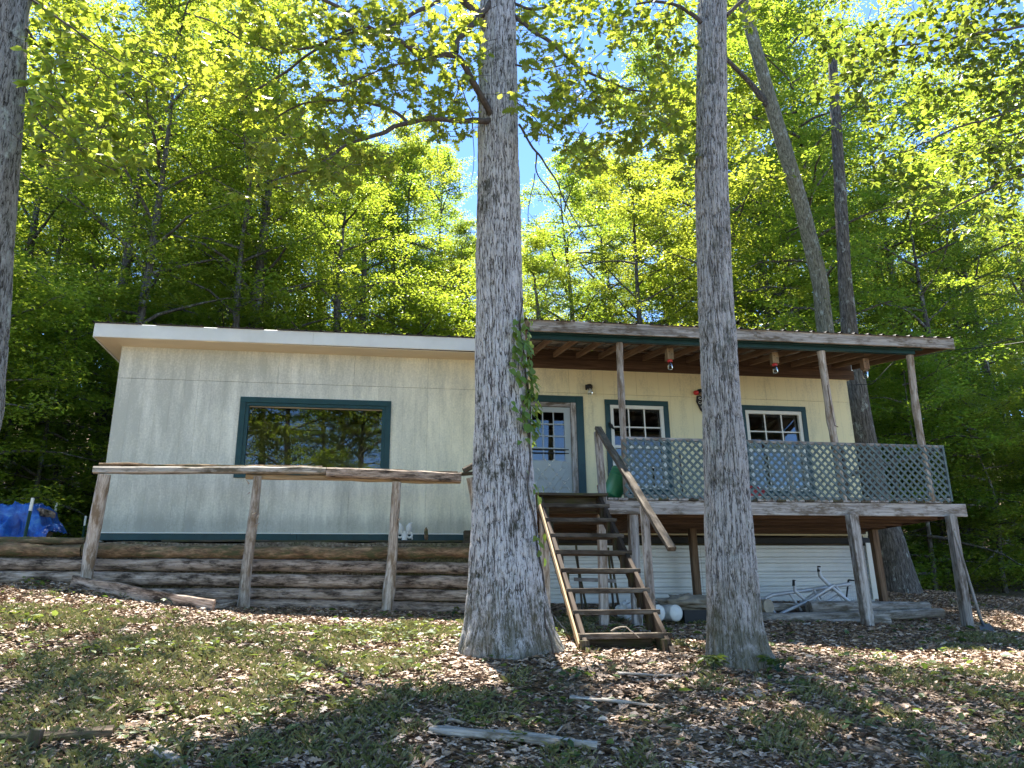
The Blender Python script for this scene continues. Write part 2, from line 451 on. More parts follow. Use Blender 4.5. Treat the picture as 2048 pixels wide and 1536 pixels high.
MAT['white_plastic'] = plain('stained_white_plastic', (0.6, 0.6, 0.55), 0.5, 0.4, 0.15, 8)
MAT['canvas'] = plain('tan_canvas', (0.28, 0.24, 0.18), 0.9, 0.1, 0.3, 8, bstr=0.5)
MAT['tpost'] = plain('green_steel', (0.015, 0.06, 0.04), 0.5, 0.4, 0.2, 8)
MAT['shovel'] = plain('dark_steel_blade', (0.035, 0.045, 0.06), 0.45, 0.5, 0.3, 12, 0.3)
MAT['concrete'] = plain('concrete', (0.24, 0.23, 0.21), 0.9, 0.2, 0.2, 18)
MAT['brick'] = plain('pale_cap', (0.36, 0.30, 0.28), 0.6, 0.3, 0.2, 8)

def siding():
    """cream hardboard siding: a fine wood-grain emboss, grooves every 8 inches, grey mildew in vertical runs"""
    m, N, L, P = newmat('cream_panel_siding')
    tc = N.new('ShaderNodeTexCoord'); sp = N.new('ShaderNodeSeparateXYZ'); L.new(tc.outputs['Object'], sp.inputs[0])
    base = (0.76, 0.68, 0.42)
    # grooves
    ma = N.new('ShaderNodeMath'); ma.operation = 'MULTIPLY_ADD'; ma.inputs[1].default_value = 1 / 0.2033; ma.inputs[2].default_value = 20.66 
    L.new(sp.outputs['X'], ma.inputs[0])
    fr = N.new('ShaderNodeMath'); fr.operation = 'FRACT'; L.new(ma.outputs[0], fr.inputs[0])
    gr = N.new('ShaderNodeMath'); gr.operation = 'LESS_THAN'; gr.inputs[1].default_value = 0.028; L.new(fr.outputs[0], gr.inputs[0])
    def nz(sc, scale, det, r):
        mp = N.new('ShaderNodeMapping'); mp.inputs['Scale'].default_value = sc; L.new(tc.outputs['Object'], mp.inputs['Vector'])
        return noise_node(N, L, mp.outputs[0], scale, det, r)
    runs = nz((1.0, 1, 0.22), 3.6, 7, 0.7)
    fine = nz((1, 1, 0.45), 60, 3, 0.7)
    speck = nz((1, 1, 0.8), 38, 4, 0.75)
    # mildew is heavier to the left of the house and low on the wall
    mrx = N.new('ShaderNodeMapRange'); mrx.inputs[1].default_value = -4; mrx.inputs[2].default_value = 4.5; mrx.inputs[3].default_value = 0.18; mrx.inputs[4].default_value = -0.12
    L.new(sp.outputs['X'], mrx.inputs[0])
    a1 = N.new('ShaderNodeMath'); a1.operation = 'ADD'; L.new(runs.outputs[0], a1.inputs[0]); L.new(mrx.outputs[0], a1.inputs[1])
    sm = N.new('ShaderNodeMath'); sm.operation = 'MULTIPLY_ADD'; sm.inputs[1].default_value = 0.55; L.new(speck.outputs[0], sm.inputs[0]); L.new(a1.outputs[0], sm.inputs[2])
    rm = ramp(N, [(0.66, (0, 0, 0)), (1.0, (1, 1, 1))]); L.new(sm.outputs[0], rm.inputs[0])
    wash = N.new('ShaderNodeMapRange'); wash.inputs[1].default_value = -1.5; wash.inputs[2].default_value = 3.0; wash.inputs[3].default_value = 0.62; wash.inputs[4].default_value = 0.0
    L.new(sp.outputs['X'], wash.inputs[0])
    col = mix(N, L, wash.outputs[0], base, (0.79, 0.79, 0.75))
    mu = N.new('ShaderNodeMath'); mu.operation = 'MULTIPLY'; mu.inputs[1].default_value = 0.62; L.new(rm.outputs[0], mu.inputs[0])
    col = mix(N, L, mu.outputs[0], col, (0.25, 0.255, 0.21))
    mg = N.new('ShaderNodeMath'); mg.operation = 'MULTIPLY'; mg.inputs[1].default_value = 0.22; L.new(gr.outputs[0], mg.inputs[0])
    col = mix(N, L, mg.outputs[0], col, (0.2, 0.18, 0.12))
    zz_ = N.new('ShaderNodeMath'); zz_.operation = 'MULTIPLY_ADD'; zz_.inputs[1].default_value = -2.6; zz_.inputs[2].default_value = 8.15; L.new(sp.outputs['Z'], zz_.inputs[0])
    za = N.new('ShaderNodeMath'); za.operation = 'ADD'; L.new(zz_.outputs[0], za.inputs[0]); L.new(runs.outputs[0], za.inputs[1])
    zr_ = ramp(N, [(0.55, (0, 0, 0)), (1.0, (1, 1, 1))]); L.new(za.outputs[0], zr_.inputs[0])
    zm_ = N.new('ShaderNodeMath'); zm_.operation = 'MULTIPLY'; zm_.inputs[1].default_value = 0.35; L.new(zr_.outputs[0], zm_.inputs[0])
    col = mix(N, L, zm_.outputs[0], col, (0.22, 0.20, 0.16))
    L.new(col, P.inputs['Base Color']); P.inputs['Roughness'].default_value = 0.7
    P.inputs['Specular IOR Level'].default_value = 0.3
    inv = N.new('ShaderNodeMath'); inv.operation = 'SUBTRACT'; inv.inputs[0].default_value = 1; L.new(gr.outputs[0], inv.inputs[1])
    L.new(bump(N, L, fine.outputs[0], 0.25, 0.002, bump(N, L, inv.outputs[0], 0.6, 0.004)), P.inputs['Normal'])
    return m
MAT['siding'] = siding()

def glass(name, refl):
    m, N, L, P = newmat(name)
    gl = N.new('ShaderNodeBsdfGlossy'); gl.inputs['Roughness'].default_value = 0.003; gl.inputs['Color'].default_value = (0.95, 0.97, 1, 1)
    tc = N.new('ShaderNodeTexCoord'); n = noise_node(N, L, tc.outputs['Object'], 0.9, 2, 0.5)
    L.new(bump(N, L, n.outputs[0], 0.10, 0.010), gl.inputs['Normal'])
    tr = N.new('ShaderNodeBsdfTransparent'); tr.inputs['Color'].default_value = (0.8, 0.82, 0.8, 1)
    mx = N.new('ShaderNodeMixShader'); fr = N.new('ShaderNodeFresnel'); fr.inputs[0].default_value = refl
    L.new(fr.outputs[0], mx.inputs[0]); L.new(tr.outputs[0], mx.inputs[1]); L.new(gl.outputs[0], mx.inputs[2])
    L.new(mx.outputs[0], N['Material Output'].inputs['Surface'])
    return m
MAT['glass'] = glass('window_glass', 1.7)
MAT['jar'] = glass('jar_glass', 1.45)

def tarpmat():
    m, N, L, P = newmat('blue_tarp')
    tc = N.new('ShaderNodeTexCoord')
    n = noise_node(N, L, tc.outputs['Object'], 5, 6, 0.7, 0.8)
    r = ramp(N, [(0.35, (0.004, 0.04, 0.22)), (0.55, (0.01, 0.10, 0.42)), (0.68, (0.08, 0.25, 0.5)), (0.8, (0.3, 0.45, 0.6))]); L.new(n.outputs[0], r.inputs[0])
    L.new(r.outputs[0], P.inputs['Base Color']); P.inputs['Roughness'].default_value = 0.35
    L.new(bump(N, L, n.outputs[0], 0.9, 0.03), P.inputs['Normal'])
    return m
MAT['tarp'] = tarpmat()

def groundmat():
    m, N, L, P = newmat('forest_floor')
    tc = N.new('ShaderNodeTexCoord')
    n1 = noise_node(N, L, tc.outputs['Object'], 1.1, 6, 0.65)
    n2 = noise_node(N, L, tc.outputs['Object'], 26, 5, 0.75, 0.5)
    vo = N.new('ShaderNodeTexVoronoi'); vo.inputs['Scale'].default_value = 34; L.new(tc.outputs['Object'], vo.inputs['Vector'])
    hv = ramp(N, [(0.0, (0.10, 0.07, 0.045)), (0.35, (0.20, 0.145, 0.10)), (0.6, (0.32, 0.24, 0.17)), (0.85, (0.16, 0.12, 0.08)), (1.0, (0.42, 0.33, 0.24))])
    sx = N.new('ShaderNodeSeparateColor'); L.new(vo.outputs['Color'], sx.inputs[0]); L.new(sx.outputs[0], hv.inputs[0])
    rg = ramp(N, [(0.50, (0, 0, 0)), (0.62, (1, 1, 1))]); L.new(n1.outputs[0], rg.inputs[0])
    g2 = ramp(N, [(0.35, (0.05, 0.055, 0.02)), (0.65, (0.19, 0.19, 0.08))]); L.new(n2.outputs[0], g2.inputs[0])
    mm = N.new('ShaderNodeMath'); mm.operation = 'MULTIPLY'; mm.inputs[1].default_value = 0.65; L.new(rg.outputs[0], mm.inputs[0])
    col = mix(N, L, mm.outputs[0], hv.outputs[0], g2.outputs[0])
    r4 = ramp(N, [(0.3, (0.45, 0.45, 0.45)), (0.55, (1, 1, 1))]); L.new(n2.outputs[0], r4.inputs[0])
    col = mix(N, L, 0.8, col, r4.outputs[0], 'MULTIPLY')
    L.new(col, P.inputs['Base Color']); P.inputs['Roughness'].default_value = 0.95; P.inputs['Specular IOR Level'].default_value = 0.1
    L.new(bump(N, L, n2.outputs[0], 0.8, 0.03), P.inputs['Normal'])
    return m
MAT['ground'] = groundmat()

def littermat():
    m, N, L, P = newmat('dead_leaf')
    g = N.new('ShaderNodeNewGeometry')
    r = ramp(N, [(0.0, (0.07, 0.045, 0.03)), (0.2, (0.17, 0.11, 0.07)), (0.5, (0.34, 0.235, 0.16)), (0.8, (0.44, 0.32, 0.23)), (1.0, (0.56, 0.45, 0.35))])
    L.new(g.outputs['Random Per Island'], r.inputs[0]); L.new(r.outputs[0], P.inputs['Base Color'])
    P.inputs['Roughness'].default_value = 0.6; P.inputs['Specular IOR Level'].default_value = 0.35
    return m
MAT['litter'] = littermat()
MAT['grass'] = leafmat('grass_blade', (0.05, 0.065, 0.015), (0.22, 0.20, 0.09), (0.18, 0.22, 0.05), (0.36, 0.34, 0.14), 0.25, objvar=False)

# ------------------------------------------------------------------ ground
CTRL = [(6.63,10.15,1.33),(2.87,10.15,1.38),(8.32,10.15,1.26),(4.88,10.15,1.38),(2.85,12.5,1.70),(8.29,12.5,1.68),
 (1.87,7.3,1.24),(2.66,7.3,1.19),(-3.77,11.1,1.97),(-1.75,11.1,1.66),(0.08,11.1,1.60),(-4.88,11.3,2.02),(0.99,11.3,1.57),(1.22,7.5,1.24),(3.2,6.9,1.11),
 (10.18,14.5,1.88),(-2.0,5,0.78),(0.82,5,0.72),(4.3,5,0.62),(14.15,18,1.95),(16.3,18,1.95),(0,0,0),(-4,8,1.45),(9,8,1.05),
 (-8,11,2.1),(-8,5,.9),(12,8,1.0),(14,12,1.35),(-6,20,3.2),(6,22,2.6),(0,30,5.5),(16,30,3.4),(-20,14,2.6),(22,12,1.6),(-20,0,0),(20,0,-.2),(0,-20,-3),
 (-24,-20,-3),(24,-20,-3),(0,50,12),(-40,50,12),(40,50,10),(60,0,-1),(-60,0,0),(0,100,26),(60,100,26),(-60,100,26),(0,-50,-6),(60,-50,-6),(-60,-50,-6)]
_C = np.array(CTRL)
def _phi(r): return np.where(r > 1e-6, r * r * np.log(np.maximum(r, 1e-6)), 0)
_n = len(_C)
_A = np.zeros((_n + 3, _n + 3)); _A[:_n, :_n] = _phi(np.linalg.norm(_C[:, None, :2] - _C[None, :, :2], axis=2)) + 0.4 * np.eye(_n)
_A[:_n, _n] = 1; _A[:_n, _n + 1:] = _C[:, :2]; _A[_n, :_n] = 1; _A[_n + 1:, :_n] = _C[:, :2].T
_W = np.linalg.solve(_A, np.concatenate([_C[:, 2], [0, 0, 0]]))
def sstep(x): x = np.clip(x, 0, 1); return x * x * (3 - 2 * x)
def G(x, y):
    x = np.atleast_1d(np.asarray(x, float)); y = np.atleast_1d(np.asarray(y, float))
    z = _phi(np.hypot(x[:, None] - _C[None, :, 0], y[:, None] - _C[None, :, 1])) @ _W[:_n] + _W[_n] + _W[_n + 1] * x + _W[_n + 2] * y
    s = sstep((y - 11.44) / 0.14) * sstep((1.9 - x) / 0.35) * sstep((22 - y) / 6)
    t = np.maximum(z, 2.56 + 0.03 * (y - 11.4))
    z = z * (1 - s) + t * s
    z += 0.03 * vnoise(np.stack([x * .9, y * .9, x * 0], 1)) + 0.012 * vnoise(np.stack([x * 4, y * 4, x * 0], 1))
    return z
def g1(x, y): return float(G(x, y)[0])

def axis(a, b, fine, lo, hi, grow=1.25):
    xs = list(np.arange(a, b, fine)); st = fine; x = a
    left = []
    while x > lo: st *= grow; x -= st; left.append(x)
    st = fine; x = xs[-1]; right = []
    while x < hi: st *= grow; x += st; right.append(x)
    return np.array(left[::-1] + xs + right)
gx = axis(-8.5, 12.5, 0.075, -120, 120); gy = axis(3.5, 15.5, 0.075, -120, 160)
XX, YY = np.meshgrid(gx, gy)
ZZ = G(XX.ravel(), YY.ravel())
nx, ny = len(gx), len(gy)
i = np.arange(ny - 1)[:, None] * nx; j = np.arange(nx - 1)[None, :]
gf = np.stack([i + j, i + j + 1, i + nx + j + 1, i + nx + j], -1).reshape(-1, 4)
o = link('ground', mesh_np('ground', np.stack([XX.ravel(), YY.ravel(), ZZ], 1), gf, MAT['ground'], True))
o['kind'] = 'structure'

# ------------------------------------------------------------------ leaves
KITE = (np.array([(0,0,0),(.45,.27,.06),(1,0,-.06),(.45,-.27,.06)]), np.array([(0,2,1),(0,3,2)]))
OVATE = (np.array([(0,0,0),(.22,.20,.04),(.55,.26,.03),(1,0,-.10),(.55,-.26,.03),(.22,-.20,.04),(.55,0,-.02)]),
         np.array([(0,6,1),(1,6,2),(2,6,3),(3,6,4),(4,6,5),(5,6,0)]))
def _oak():
    xs = [0,.14,.28,.36,.50,.60,.74,.80,.90,1.0]; ws = [.015,.03,.20,.08,.34,.10,.30,.10,.15,.0]
    xo = [0,.14,.26,.37,.53,.60,.80,.82,.95,1.0]
    v = [(x, 0, -.10 * x * x) for x in xs]
    for s in (1, -1):
        v += [(xo[k], s * ws[k], -.10 * xs[k] ** 2 + .12 * ws[k]) for k in range(10)]
    f = []
    for s, b in ((1, 10), (-1, 20)):
        for k in range(9):
            q = (k, k + 1, b + k + 1, b + k)
            f.append(q if s > 0 else q[::-1])
    return np.array(v), np.array(f)
OAK = _oak()
HEART = (np.array([(0,0,0),(-.08,.25,.03),(.15,.42,.04),(.5,.36,.03),(1,0,-.1),(.5,-.36,.03),(.15,-.42,.04),(-.08,-.25,.03),(.4,0,-.03)]),
         np.array([(0,8,1),(1,8,2),(2,8,3),(3,8,4),(4,8,5),(5,8,6),(6,8,7),(7,8,0)]))

def leaf_rot(n, rng, tilt=0.5, axis_dir=None, droop=0.15):
    if axis_dir is None:
        a = rng.uniform(0, 2 * PI, n); X = np.stack([np.cos(a), np.sin(a), rng.normal(-droop, 0.25, n)], 1)
    else:
        X = np.asarray(axis_dir, float) + rng.normal(0, 0.15, (n, 3))
    X /= np.linalg.norm(X, axis=1, keepdims=True)
    U = np.stack([rng.normal(0, tilt, n), rng.normal(0, tilt, n), np.ones(n)], 1)
    Z = U - X * np.sum(U * X, 1, keepdims=True); Z /= np.maximum(np.linalg.norm(Z, axis=1, keepdims=True), 1e-6)
    Y = np.cross(Z, X)
    return np.stack([X, Y, Z], 2)

def leaves_geo(tmpl, pos, rot, size):
    tv, tf = tmpl; n = len(pos); k = len(tv)
    v = np.einsum('nij,kj->nki', rot, tv) * np.asarray(size)[:, None, None] + pos[:, None, :]
    f = tf[None] + (np.arange(n) * k)[:, None, None]
    return v.reshape(-1, 3), f.reshape(-1, tf.shape[1])

def leaf_mesh(name, tmpl, pos, rot, size, mat):
    v, f = leaves_geo(tmpl, pos, rot, size)
    return mesh_np(name, v, f, mat, False)

# ------------------------------------------------------------------ forest tree prototypes (crowns and limbs shared between trees)
def crown_proto(seed, H, z0, R, n_limb, n_spray, n_leaf, leaf, mat, shape='tall', tmpl=KITE, spread=0.75):
    rng = np.random.default_rng(seed)
    limb = MB(); cent = []; rad = []
    for k in range(n_limb):
        t = (k + rng.uniform(0, .9)) / n_limb
        z = z0 + (H * .93 - z0) * t
        prof = math.sin(PI * min(1, max(0.08, (t * .82 + .16)))) ** .7 if shape == 'tall' else (1 - .55 * t)
        L = R * prof * rng.uniform(.65, 1.1); a = k * 2.4 + rng.uniform(-.5, .5)
        el = rng.uniform(.25, .75) if shape == 'tall' else rng.uniform(0.0, .35)
        p = [np.array([0, 0, z])]; d = np.array([math.cos(a) * math.cos(el), math.sin(a) * math.cos(el), math.sin(el)])
        m = 6
        for q in range(m):
            d = d + rng.normal(0, .13, 3); d[2] -= .05; d /= np.linalg.norm(d); p.append(p[-1] + d * L / m)
        r0 = .015 + .012 * L
        limb.tube(p, np.linspace(r0, .006, m + 1), 5, False)
        ns = max(3, int(n_spray / n_limb))
        for s in range(ns):
            q = rng.uniform(.25, 1.05); ii = min(m - 1, int(q * m)); c = p[ii] + (p[ii + 1] - p[ii]) * (q * m - ii)
            off = rng.normal(0, .55 * spread * (0.5 + .25 * L), 3); off[2] *= .45
            cent.append(c + off); rad.append(rng.uniform(.35, .85) * spread)
            if rng.random() < .45: limb.tube([c, c + off * .5 + rng.normal(0, .05, 3), c + off], [.008, .005, .003], 3, False)
    cent = np.array(cent); rad = np.array(rad)
    n = len(cent) * n_leaf
    ci = np.repeat(np.arange(len(cent)), n_leaf)
    a = rng.uniform(0, 2 * PI, n); rr = np.sqrt(rng.uniform(0, 1, n)) * rad[ci]
    tx = rng.normal(0, .18, len(cent))[ci]; ty = rng.normal(0, .18, len(cent))[ci]
    dx, dy = np.cos(a) * rr, np.sin(a) * rr
    pos = cent[ci] + np.stack([dx, dy, dx * tx + dy * ty - .12 * rr * rr + rng.normal(0, .06, n)], 1)
    rot = leaf_rot(n, rng, .42)
    size = leaf * rng.uniform(.65, 1.2, n)
    return limb.mesh('branches', MAT['bark_back'], True), leaf_mesh('crown', tmpl, pos, rot, size, mat), H

PROTO = [crown_proto(11, 20, 3.2, 3.7, 30, 360, 89, 0.116, MAT['leaf_far']),
         crown_proto(12, 17, 2.6, 3.2, 28, 330, 89, 0.112, MAT['leaf_far']),
         crown_proto(13, 22, 4.5, 4.2, 30, 360, 89, 0.120, MAT['leaf_far']),
         crown_proto(14, 15, 2.2, 3.6, 26, 320, 89, 0.107, MAT['leaf_far']),
         crown_proto(15, 8.5, 1.2, 3.0, 20, 230, 80, .10, MAT['leaf_far'], 'low'),
         crown_proto(16, 6.0, .3, 2.5, 20, 230, 80, .095, MAT['leaf_far'], 'low'),
         crown_proto(17, 19, 3.0, 3.8, 30, 320, 80, 0.116, MAT['leaf_far'])]

def trunk_mesh(pts, rad, seed, mat=None, n=14):
    P = resample(pts, .35)
    L = np.linspace(0, 1, len(pts)); r = np.interp(np.linspace(0, 1, len(P)), L, rad)
    if seed >= 0:
        t = np.linspace(0, 1, len(P)); P[:, 0] += .12 * np.sin(t * 7 + seed) * t; P[:, 1] += .12 * np.sin(t * 6 + seed * 2) * t
    v, f = tube_geo(P, r, n, .07, 3, abs(seed))
    return mesh_np('trunk', v, f, mat or MAT['bark_back'], True)

def forest_tree(x, y, proto, r, label, group, name='forest_tree', s=1.0, top=None, pts=None, rad=None, cat='tree', rz=None, rng=random):
    z = g1(x, y) - .1
    br, cr, H = PROTO[proto]
    t = thing(name, label, cat, (x, y, z), group)
    if pts is None:
        Ht = H * s
        pts = [(x, y, z), (x, y, z + Ht * .06), (x + .1, y, z + Ht * .4), (x, y, z + Ht * .75), (x, y, z + Ht * .86)]
        rad = [r * 1.5, r, r * .8, r * .4, .012]
    link('trunk', trunk_mesh(pts, rad, rng.randint(0, 50)), t)
    mw = Matrix.Translation((x, y, z)) @ Matrix.Rotation(rng.uniform(0, 6.28) if rz is None else rz, 4, 'Z') @ Matrix.Diagonal((s, s, s, 1))
    link('branches', br, t, mw); link('crown', cr, t, mw)
    return t

# ------------------------------------------------------------------ the woods
FG = 'trees of the woods behind the home'
LT = 'tall slender tree among many in the leafy woods behind the home'
LU = 'small leafy understory tree growing low at the edge of the woods'
def proj(p):
    c = RC.T @ (np.array(p) - EYE); return CX + FOC * c[0] / -c[2], CY - FOC * c[1] / -c[2]

# trunks one can pick out: (u, v, Y, trunk width in px, prototype, label)
picked = [
 (240, 560, 21, 20, 6, 'straight grey trunked tree above the left end of the roof'),
 (287, 560, 18, 18, 6, 'thin dark wiggling tree right of the straight grey one, left of the roof window'),
 (420, 430, 26, 16, 0, 'pale grey trunk far back between the left trees'),
 (478, 560, 19, 16, 3, 'thin dark tree close left of the thicker mossy trunk behind the roof'),
 (515, 560, 20, 27, 6, 'thicker mossy trunk behind the roof above the picture window'),
 (806, 600, 27, 11, 1, 'thin dark young tree just left of the pale oak, far behind'),
 (1562, 520, 22, 16, 3, 'dark tree between the leaning tree and the grey furrowed trunk'),
 (1885, 830, 20, 18, 3, 'slim dark trunk in the woods right of the porch'),
 (1985, 830, 24, 16, 0, 'slim trunk at the far right of the woods'),
 (1815, 830, 25, 14, 1, 'slender trunk seen between the porch post and the rough bark tree'),
]
for u, v, Y, wpx, pr, lab in picked:
    p = at(u, v, Y); r = px_m(wpx, p) / 2
    forest_tree(p[0], Y, pr, r, lab, None, s=random.uniform(.9, 1.1))

# the leaning tree and the rough tree beside the house on the right
P = [at(1655, 700, 15.5), at(1640, 560, 15.5), at(1600, 400, 15.3), at(1540, 200, 15), at(1480, -20, 14.7), at(1440, -160, 14.5)]
root = np.array([P[0][0] + .6, 15.8, g1(P[0][0] + .6, 15.8) - .1])
t = thing('leaning_tree', 'tree leaning to the left across the woods behind the porch roof', 'tree', tuple(root))
link('trunk', trunk_mesh([root] + P, [.26, .20, .19, .18, .165, .14, .1], -3, MAT['bark_lean'], 20), t)
link('limb', trunk_mesh([at(1535, 210, 15), at(1500, 165, 14.9), at(1450, 115, 14.6), at(1400, 70, 14.3)], [.09, .06, .05, .03], -4, None, 8), t)
mw = Matrix.Translation((P[3][0] + .4, 18.6, g1(P[3][0], 17) + 1.2)) @ Matrix.Rotation(1.1, 4, 'Z')
link('branches', PROTO[3][0], t, mw); link('crown', PROTO[3][1], t, mw)
P = [at(1795, 1190, 14.2), at(1778, 1100, 14.2), at(1752, 1000, 14.2), at(1725, 860, 14.2), at(1702, 700, 14.2), at(1690, 560, 14.2), at(1678, 340, 14.2), at(1665, 120, 14.2)]
P[0][2] = g1(P[0][0], 14.2) - .1
t = thing('rough_bark_tree', 'rough brown barked tree standing by the right end of the home', 'tree', tuple(P[0]))
link('trunk', trunk_mesh(P, [.46, .27, .22, .17, .135, .13, .12, .10], -5, None, 24), t)
mw = Matrix.Translation((P[0][0] + 1.2, 17.2, P[0][2] + 2.2)) @ Matrix.Rotation(2.6, 4, 'Z')
link('branches', PROTO[1][0], t, mw); link('crown', PROTO[1][1], t, mw)

placed = []
def clear(x, y, d):
    for a, b in placed:
        if (a - x) ** 2 + (b - y) ** 2 < d * d: return False
    return True
rr = random.Random(21)
cnt = 0
# tall trees, denser and darker to the left; lower crowns around the gap of sky
tries = 0
while cnt < 84 and tries < 12000:
    tries += 1
    Y = rr.uniform(17.5, 44); X = rr.uniform(-1.15, 1.35) * Y * .8 + 1
    if not clear(X, Y, 2.6): continue
    if -5.5 < X < 1 and Y < 20: continue
    if 1 <= X < 9 and Y < 22: continue
    if X >= 9 and Y < 23.5: continue
    if X <= -5.5 and Y < 20.5: continue
    u0, _ = proj((X, Y, 6))
    pr = rr.choice([0, 1, 2, 3, 0, 2] if u0 > 500 else [6, 6, 0, 1, 2, 3])
    s = rr.uniform(.85, 1.12)
    z = g1(X, Y)
    R = {0: 3.7, 1: 3.2, 2: 4.2, 3: 3.6, 6: 3.8}[pr] * s * 1.15
    half = R / Y * 1480
    ok = True
    if u0 + half > 850 and u0 - half < 1190 and u0 < 1300:
        # keep below the sky gap: top of the crown no higher than v = lim
        lim = 395 if u0 < 1000 else 430
        if u0 > 1120: lim = 250
        if u0 < 890: lim = 250
        top = at(u0, lim, Y)[2]
        s = min(s, (top - z) / PROTO[pr][2])
        if s < .5:
            ok = False
    if not ok: continue
    LT, FG = (('tall slender tree in the shady woods left of the cabin', 'trees of the woods left of the cabin') if u0 < 560 else
              ('leafy tree standing far behind the cabin roof below the gap of sky', 'trees behind the middle of the cabin') if u0 < 1230 else
              ('bright yellow green tree of the woods behind and right of the porch', 'trees of the woods behind the porch'))
    forest_tree(X, Y, pr, .11 + .1 * rr.random(), LT, FG, s=s, rng=rr); placed.append((X, Y)); cnt += 1
for u_, Y_, s_, lab_ in ((1530, 23.5, 1.15, 'tall leafy tree behind the upper part of the leaning trunk'), (1640, 24.5, 1.15, 'tall leafy tree between the leaning tree and the rough barked tree'), (1790, 25, 1.15, 'tall leafy tree right behind the rough barked tree'), (1340, 27, 1.1, 'tall leafy tree just left of the grey furrowed trunk')):
    p = at(u_, 600, Y_); forest_tree(p[0], Y_, 2, .17, lab_, None, s=s_, rng=rr); placed.append((p[0], Y_))
# understory
def under(n, x0, x1, y0, y1, prs, s0, s1, lab, grp, d=1.2):
    c = 0; t_ = 0
    while c < n and t_ < 4000:
        t_ += 1
        Y = rr.uniform(y0, y1); X = rr.uniform(x0, x1)
        if -6.4 < X < 11.0 and Y < 19.5: continue
        if not clear(X, Y, d): continue
        forest_tree(X, Y, rr.choice(prs), .05, lab, grp, 'understory_tree', s=rr.uniform(s0, s1), rng=rr); placed.append((X, Y)); c += 1
under(18, -16, -6.6, 14, 20, [5, 5, 4], .8, 1.15, 'small leafy tree in the deep shade left of the cabin', 'understory trees left of the cabin')
under(12, -15, 1, 20, 26, [4, 4, 5], .95, 1.3, 'low leafy tree just behind the left half of the roof', 'understory trees behind the left half of the roof')
under(10, 1, 12, 22.5, 30, [4, 4], 1.0, 1.3, 'low leafy tree behind the porch roof', 'understory trees behind the porch')
under(24, 11.6, 24, 15.5, 24, [4, 5, 5], .75, 1.15, 'small leafy tree at the edge of the woods right of the porch', 'understory trees right of the porch')
# woods on the camera's side of the home: they stand in the windows' reflections and shade the yard
for X, Y, pr, s in [(-3.6, -4.5, 3, .95), (-0.9, -5.5, 3, .9), (-6.2, -6.5, 3, .95), (-2.6, -8.5, 3, 1.0), (-5.5, -10, 0, 1), (-1.2, -13, 1, 1), (-11, -6, 2, .95), (-13, 3, 2, .95), (4.5, -19, 0, 1.0), (-2.5, -22, 2, 1.1), (16, 2, 0, .9), (13, -22, 3, 1.1)]:
    forest_tree(X, Y, pr, .2, 'tall tree in the woods behind the viewer, reflected in the windows', 'trees reflected in the windows', s=s, rng=rr)

# ------------------------------------------------------------------ the near trunks
def big_trunk(name_mesh, rows, Yc, mat, amp, nseg, step, ext, kx=26, kz=4.5, seed=0, flare=0.0):
    """rows: (v, left u, right u) edges of the trunk in the photograph at depth Yc"""
    C, R = [], []
    for v, a, b in rows:
        p = at((a + b) / 2, v, Yc); C.append(p); R.append(px_m((b - a) / 2, p))
    C = list(C); R = list(R)
    for dz, dr, dx in ext: # continues above the frame
        C.append(C[-1] + np.array([dx, 0, dz])); R.append(R[-1] * dr)
    C = np.array(C); R = np.array(R)
    o_ = np.argsort(C[:, 2]); C = C[o_]; R = R[o_]
    zs = np.concatenate([np.arange(C[0, 2] - .25, 9.4, step), np.arange(9.4, C[-1, 2], .12)])
    cx = np.interp(zs, C[:, 2], C[:, 0]); cy = np.full(len(zs), Yc); rr_ = np.interp(zs, C[:, 2], R)
    k = np.ones(9) / 9
    if len(zs) > 60:
        rr_ = np.convolve(np.pad(rr_, 4, 'edge'), k, 'valid'); cx = np.convolve(np.pad(cx, 4, 'edge'), k, 'valid')
    a = np.linspace(0, 2 * PI, nseg, endpoint=False)
    zz = np.repeat(zs, nseg); aa = np.tile(a, len(zs)); r = np.repeat(rr_, nseg)
    h = zz - zs[0]
    fl = flare * np.exp(-h / .38) * (np.cos(aa * 3 + .6) * .5 + np.cos(aa * 5 + 2) * .35 + .2)
    r0 = r + fl
    Rm = .24
    warp = .03 * vnoise(np.stack([np.cos(aa) * 3, np.sin(aa) * 3, zz * 1.6 + seed], 1))
    q = np.stack([np.cos(aa + warp * 2) * Rm * kx, np.sin(aa + warp * 2) * Rm * kx, zz * kz + seed], 1)
    n1 = vnoise(q); n2 = vnoise(q * np.array([2.1, 2.1, 1.9]) + 9); n3 = vnoise(q * np.array([.45, .45, .3]) + 31)
    ridge = np.clip(np.abs(n1 + .35 * n2) * 2.6, 0, 1)       # 0 in the furrows, 1 on the plates
    cross = np.clip(np.abs(vnoise(q * np.array([.6, .6, 2.4]) + 77)) * 5, 0, 1)
    fur = ridge * (.55 + .45 * cross)
    r1 = r0 + amp * (fur - .7) + .012 * n3
    x = np.repeat(cx, nseg) + np.cos(aa) * r1; y = Yc + np.sin(aa) * r1
    m = len(zs)
    i = np.arange(m - 1)[:, None] * nseg; j = np.arange(nseg)[None, :]; k2 = (j + 1) % nseg
    f = np.stack([i + j, i + k2, i + nseg + k2, i + nseg + j], -1).reshape(-1, 4)
    me = mesh_np(name_mesh, np.stack([x, y, zz], 1), f, mat, True, attr=fur)
    return me, (cx, zs, rr_)

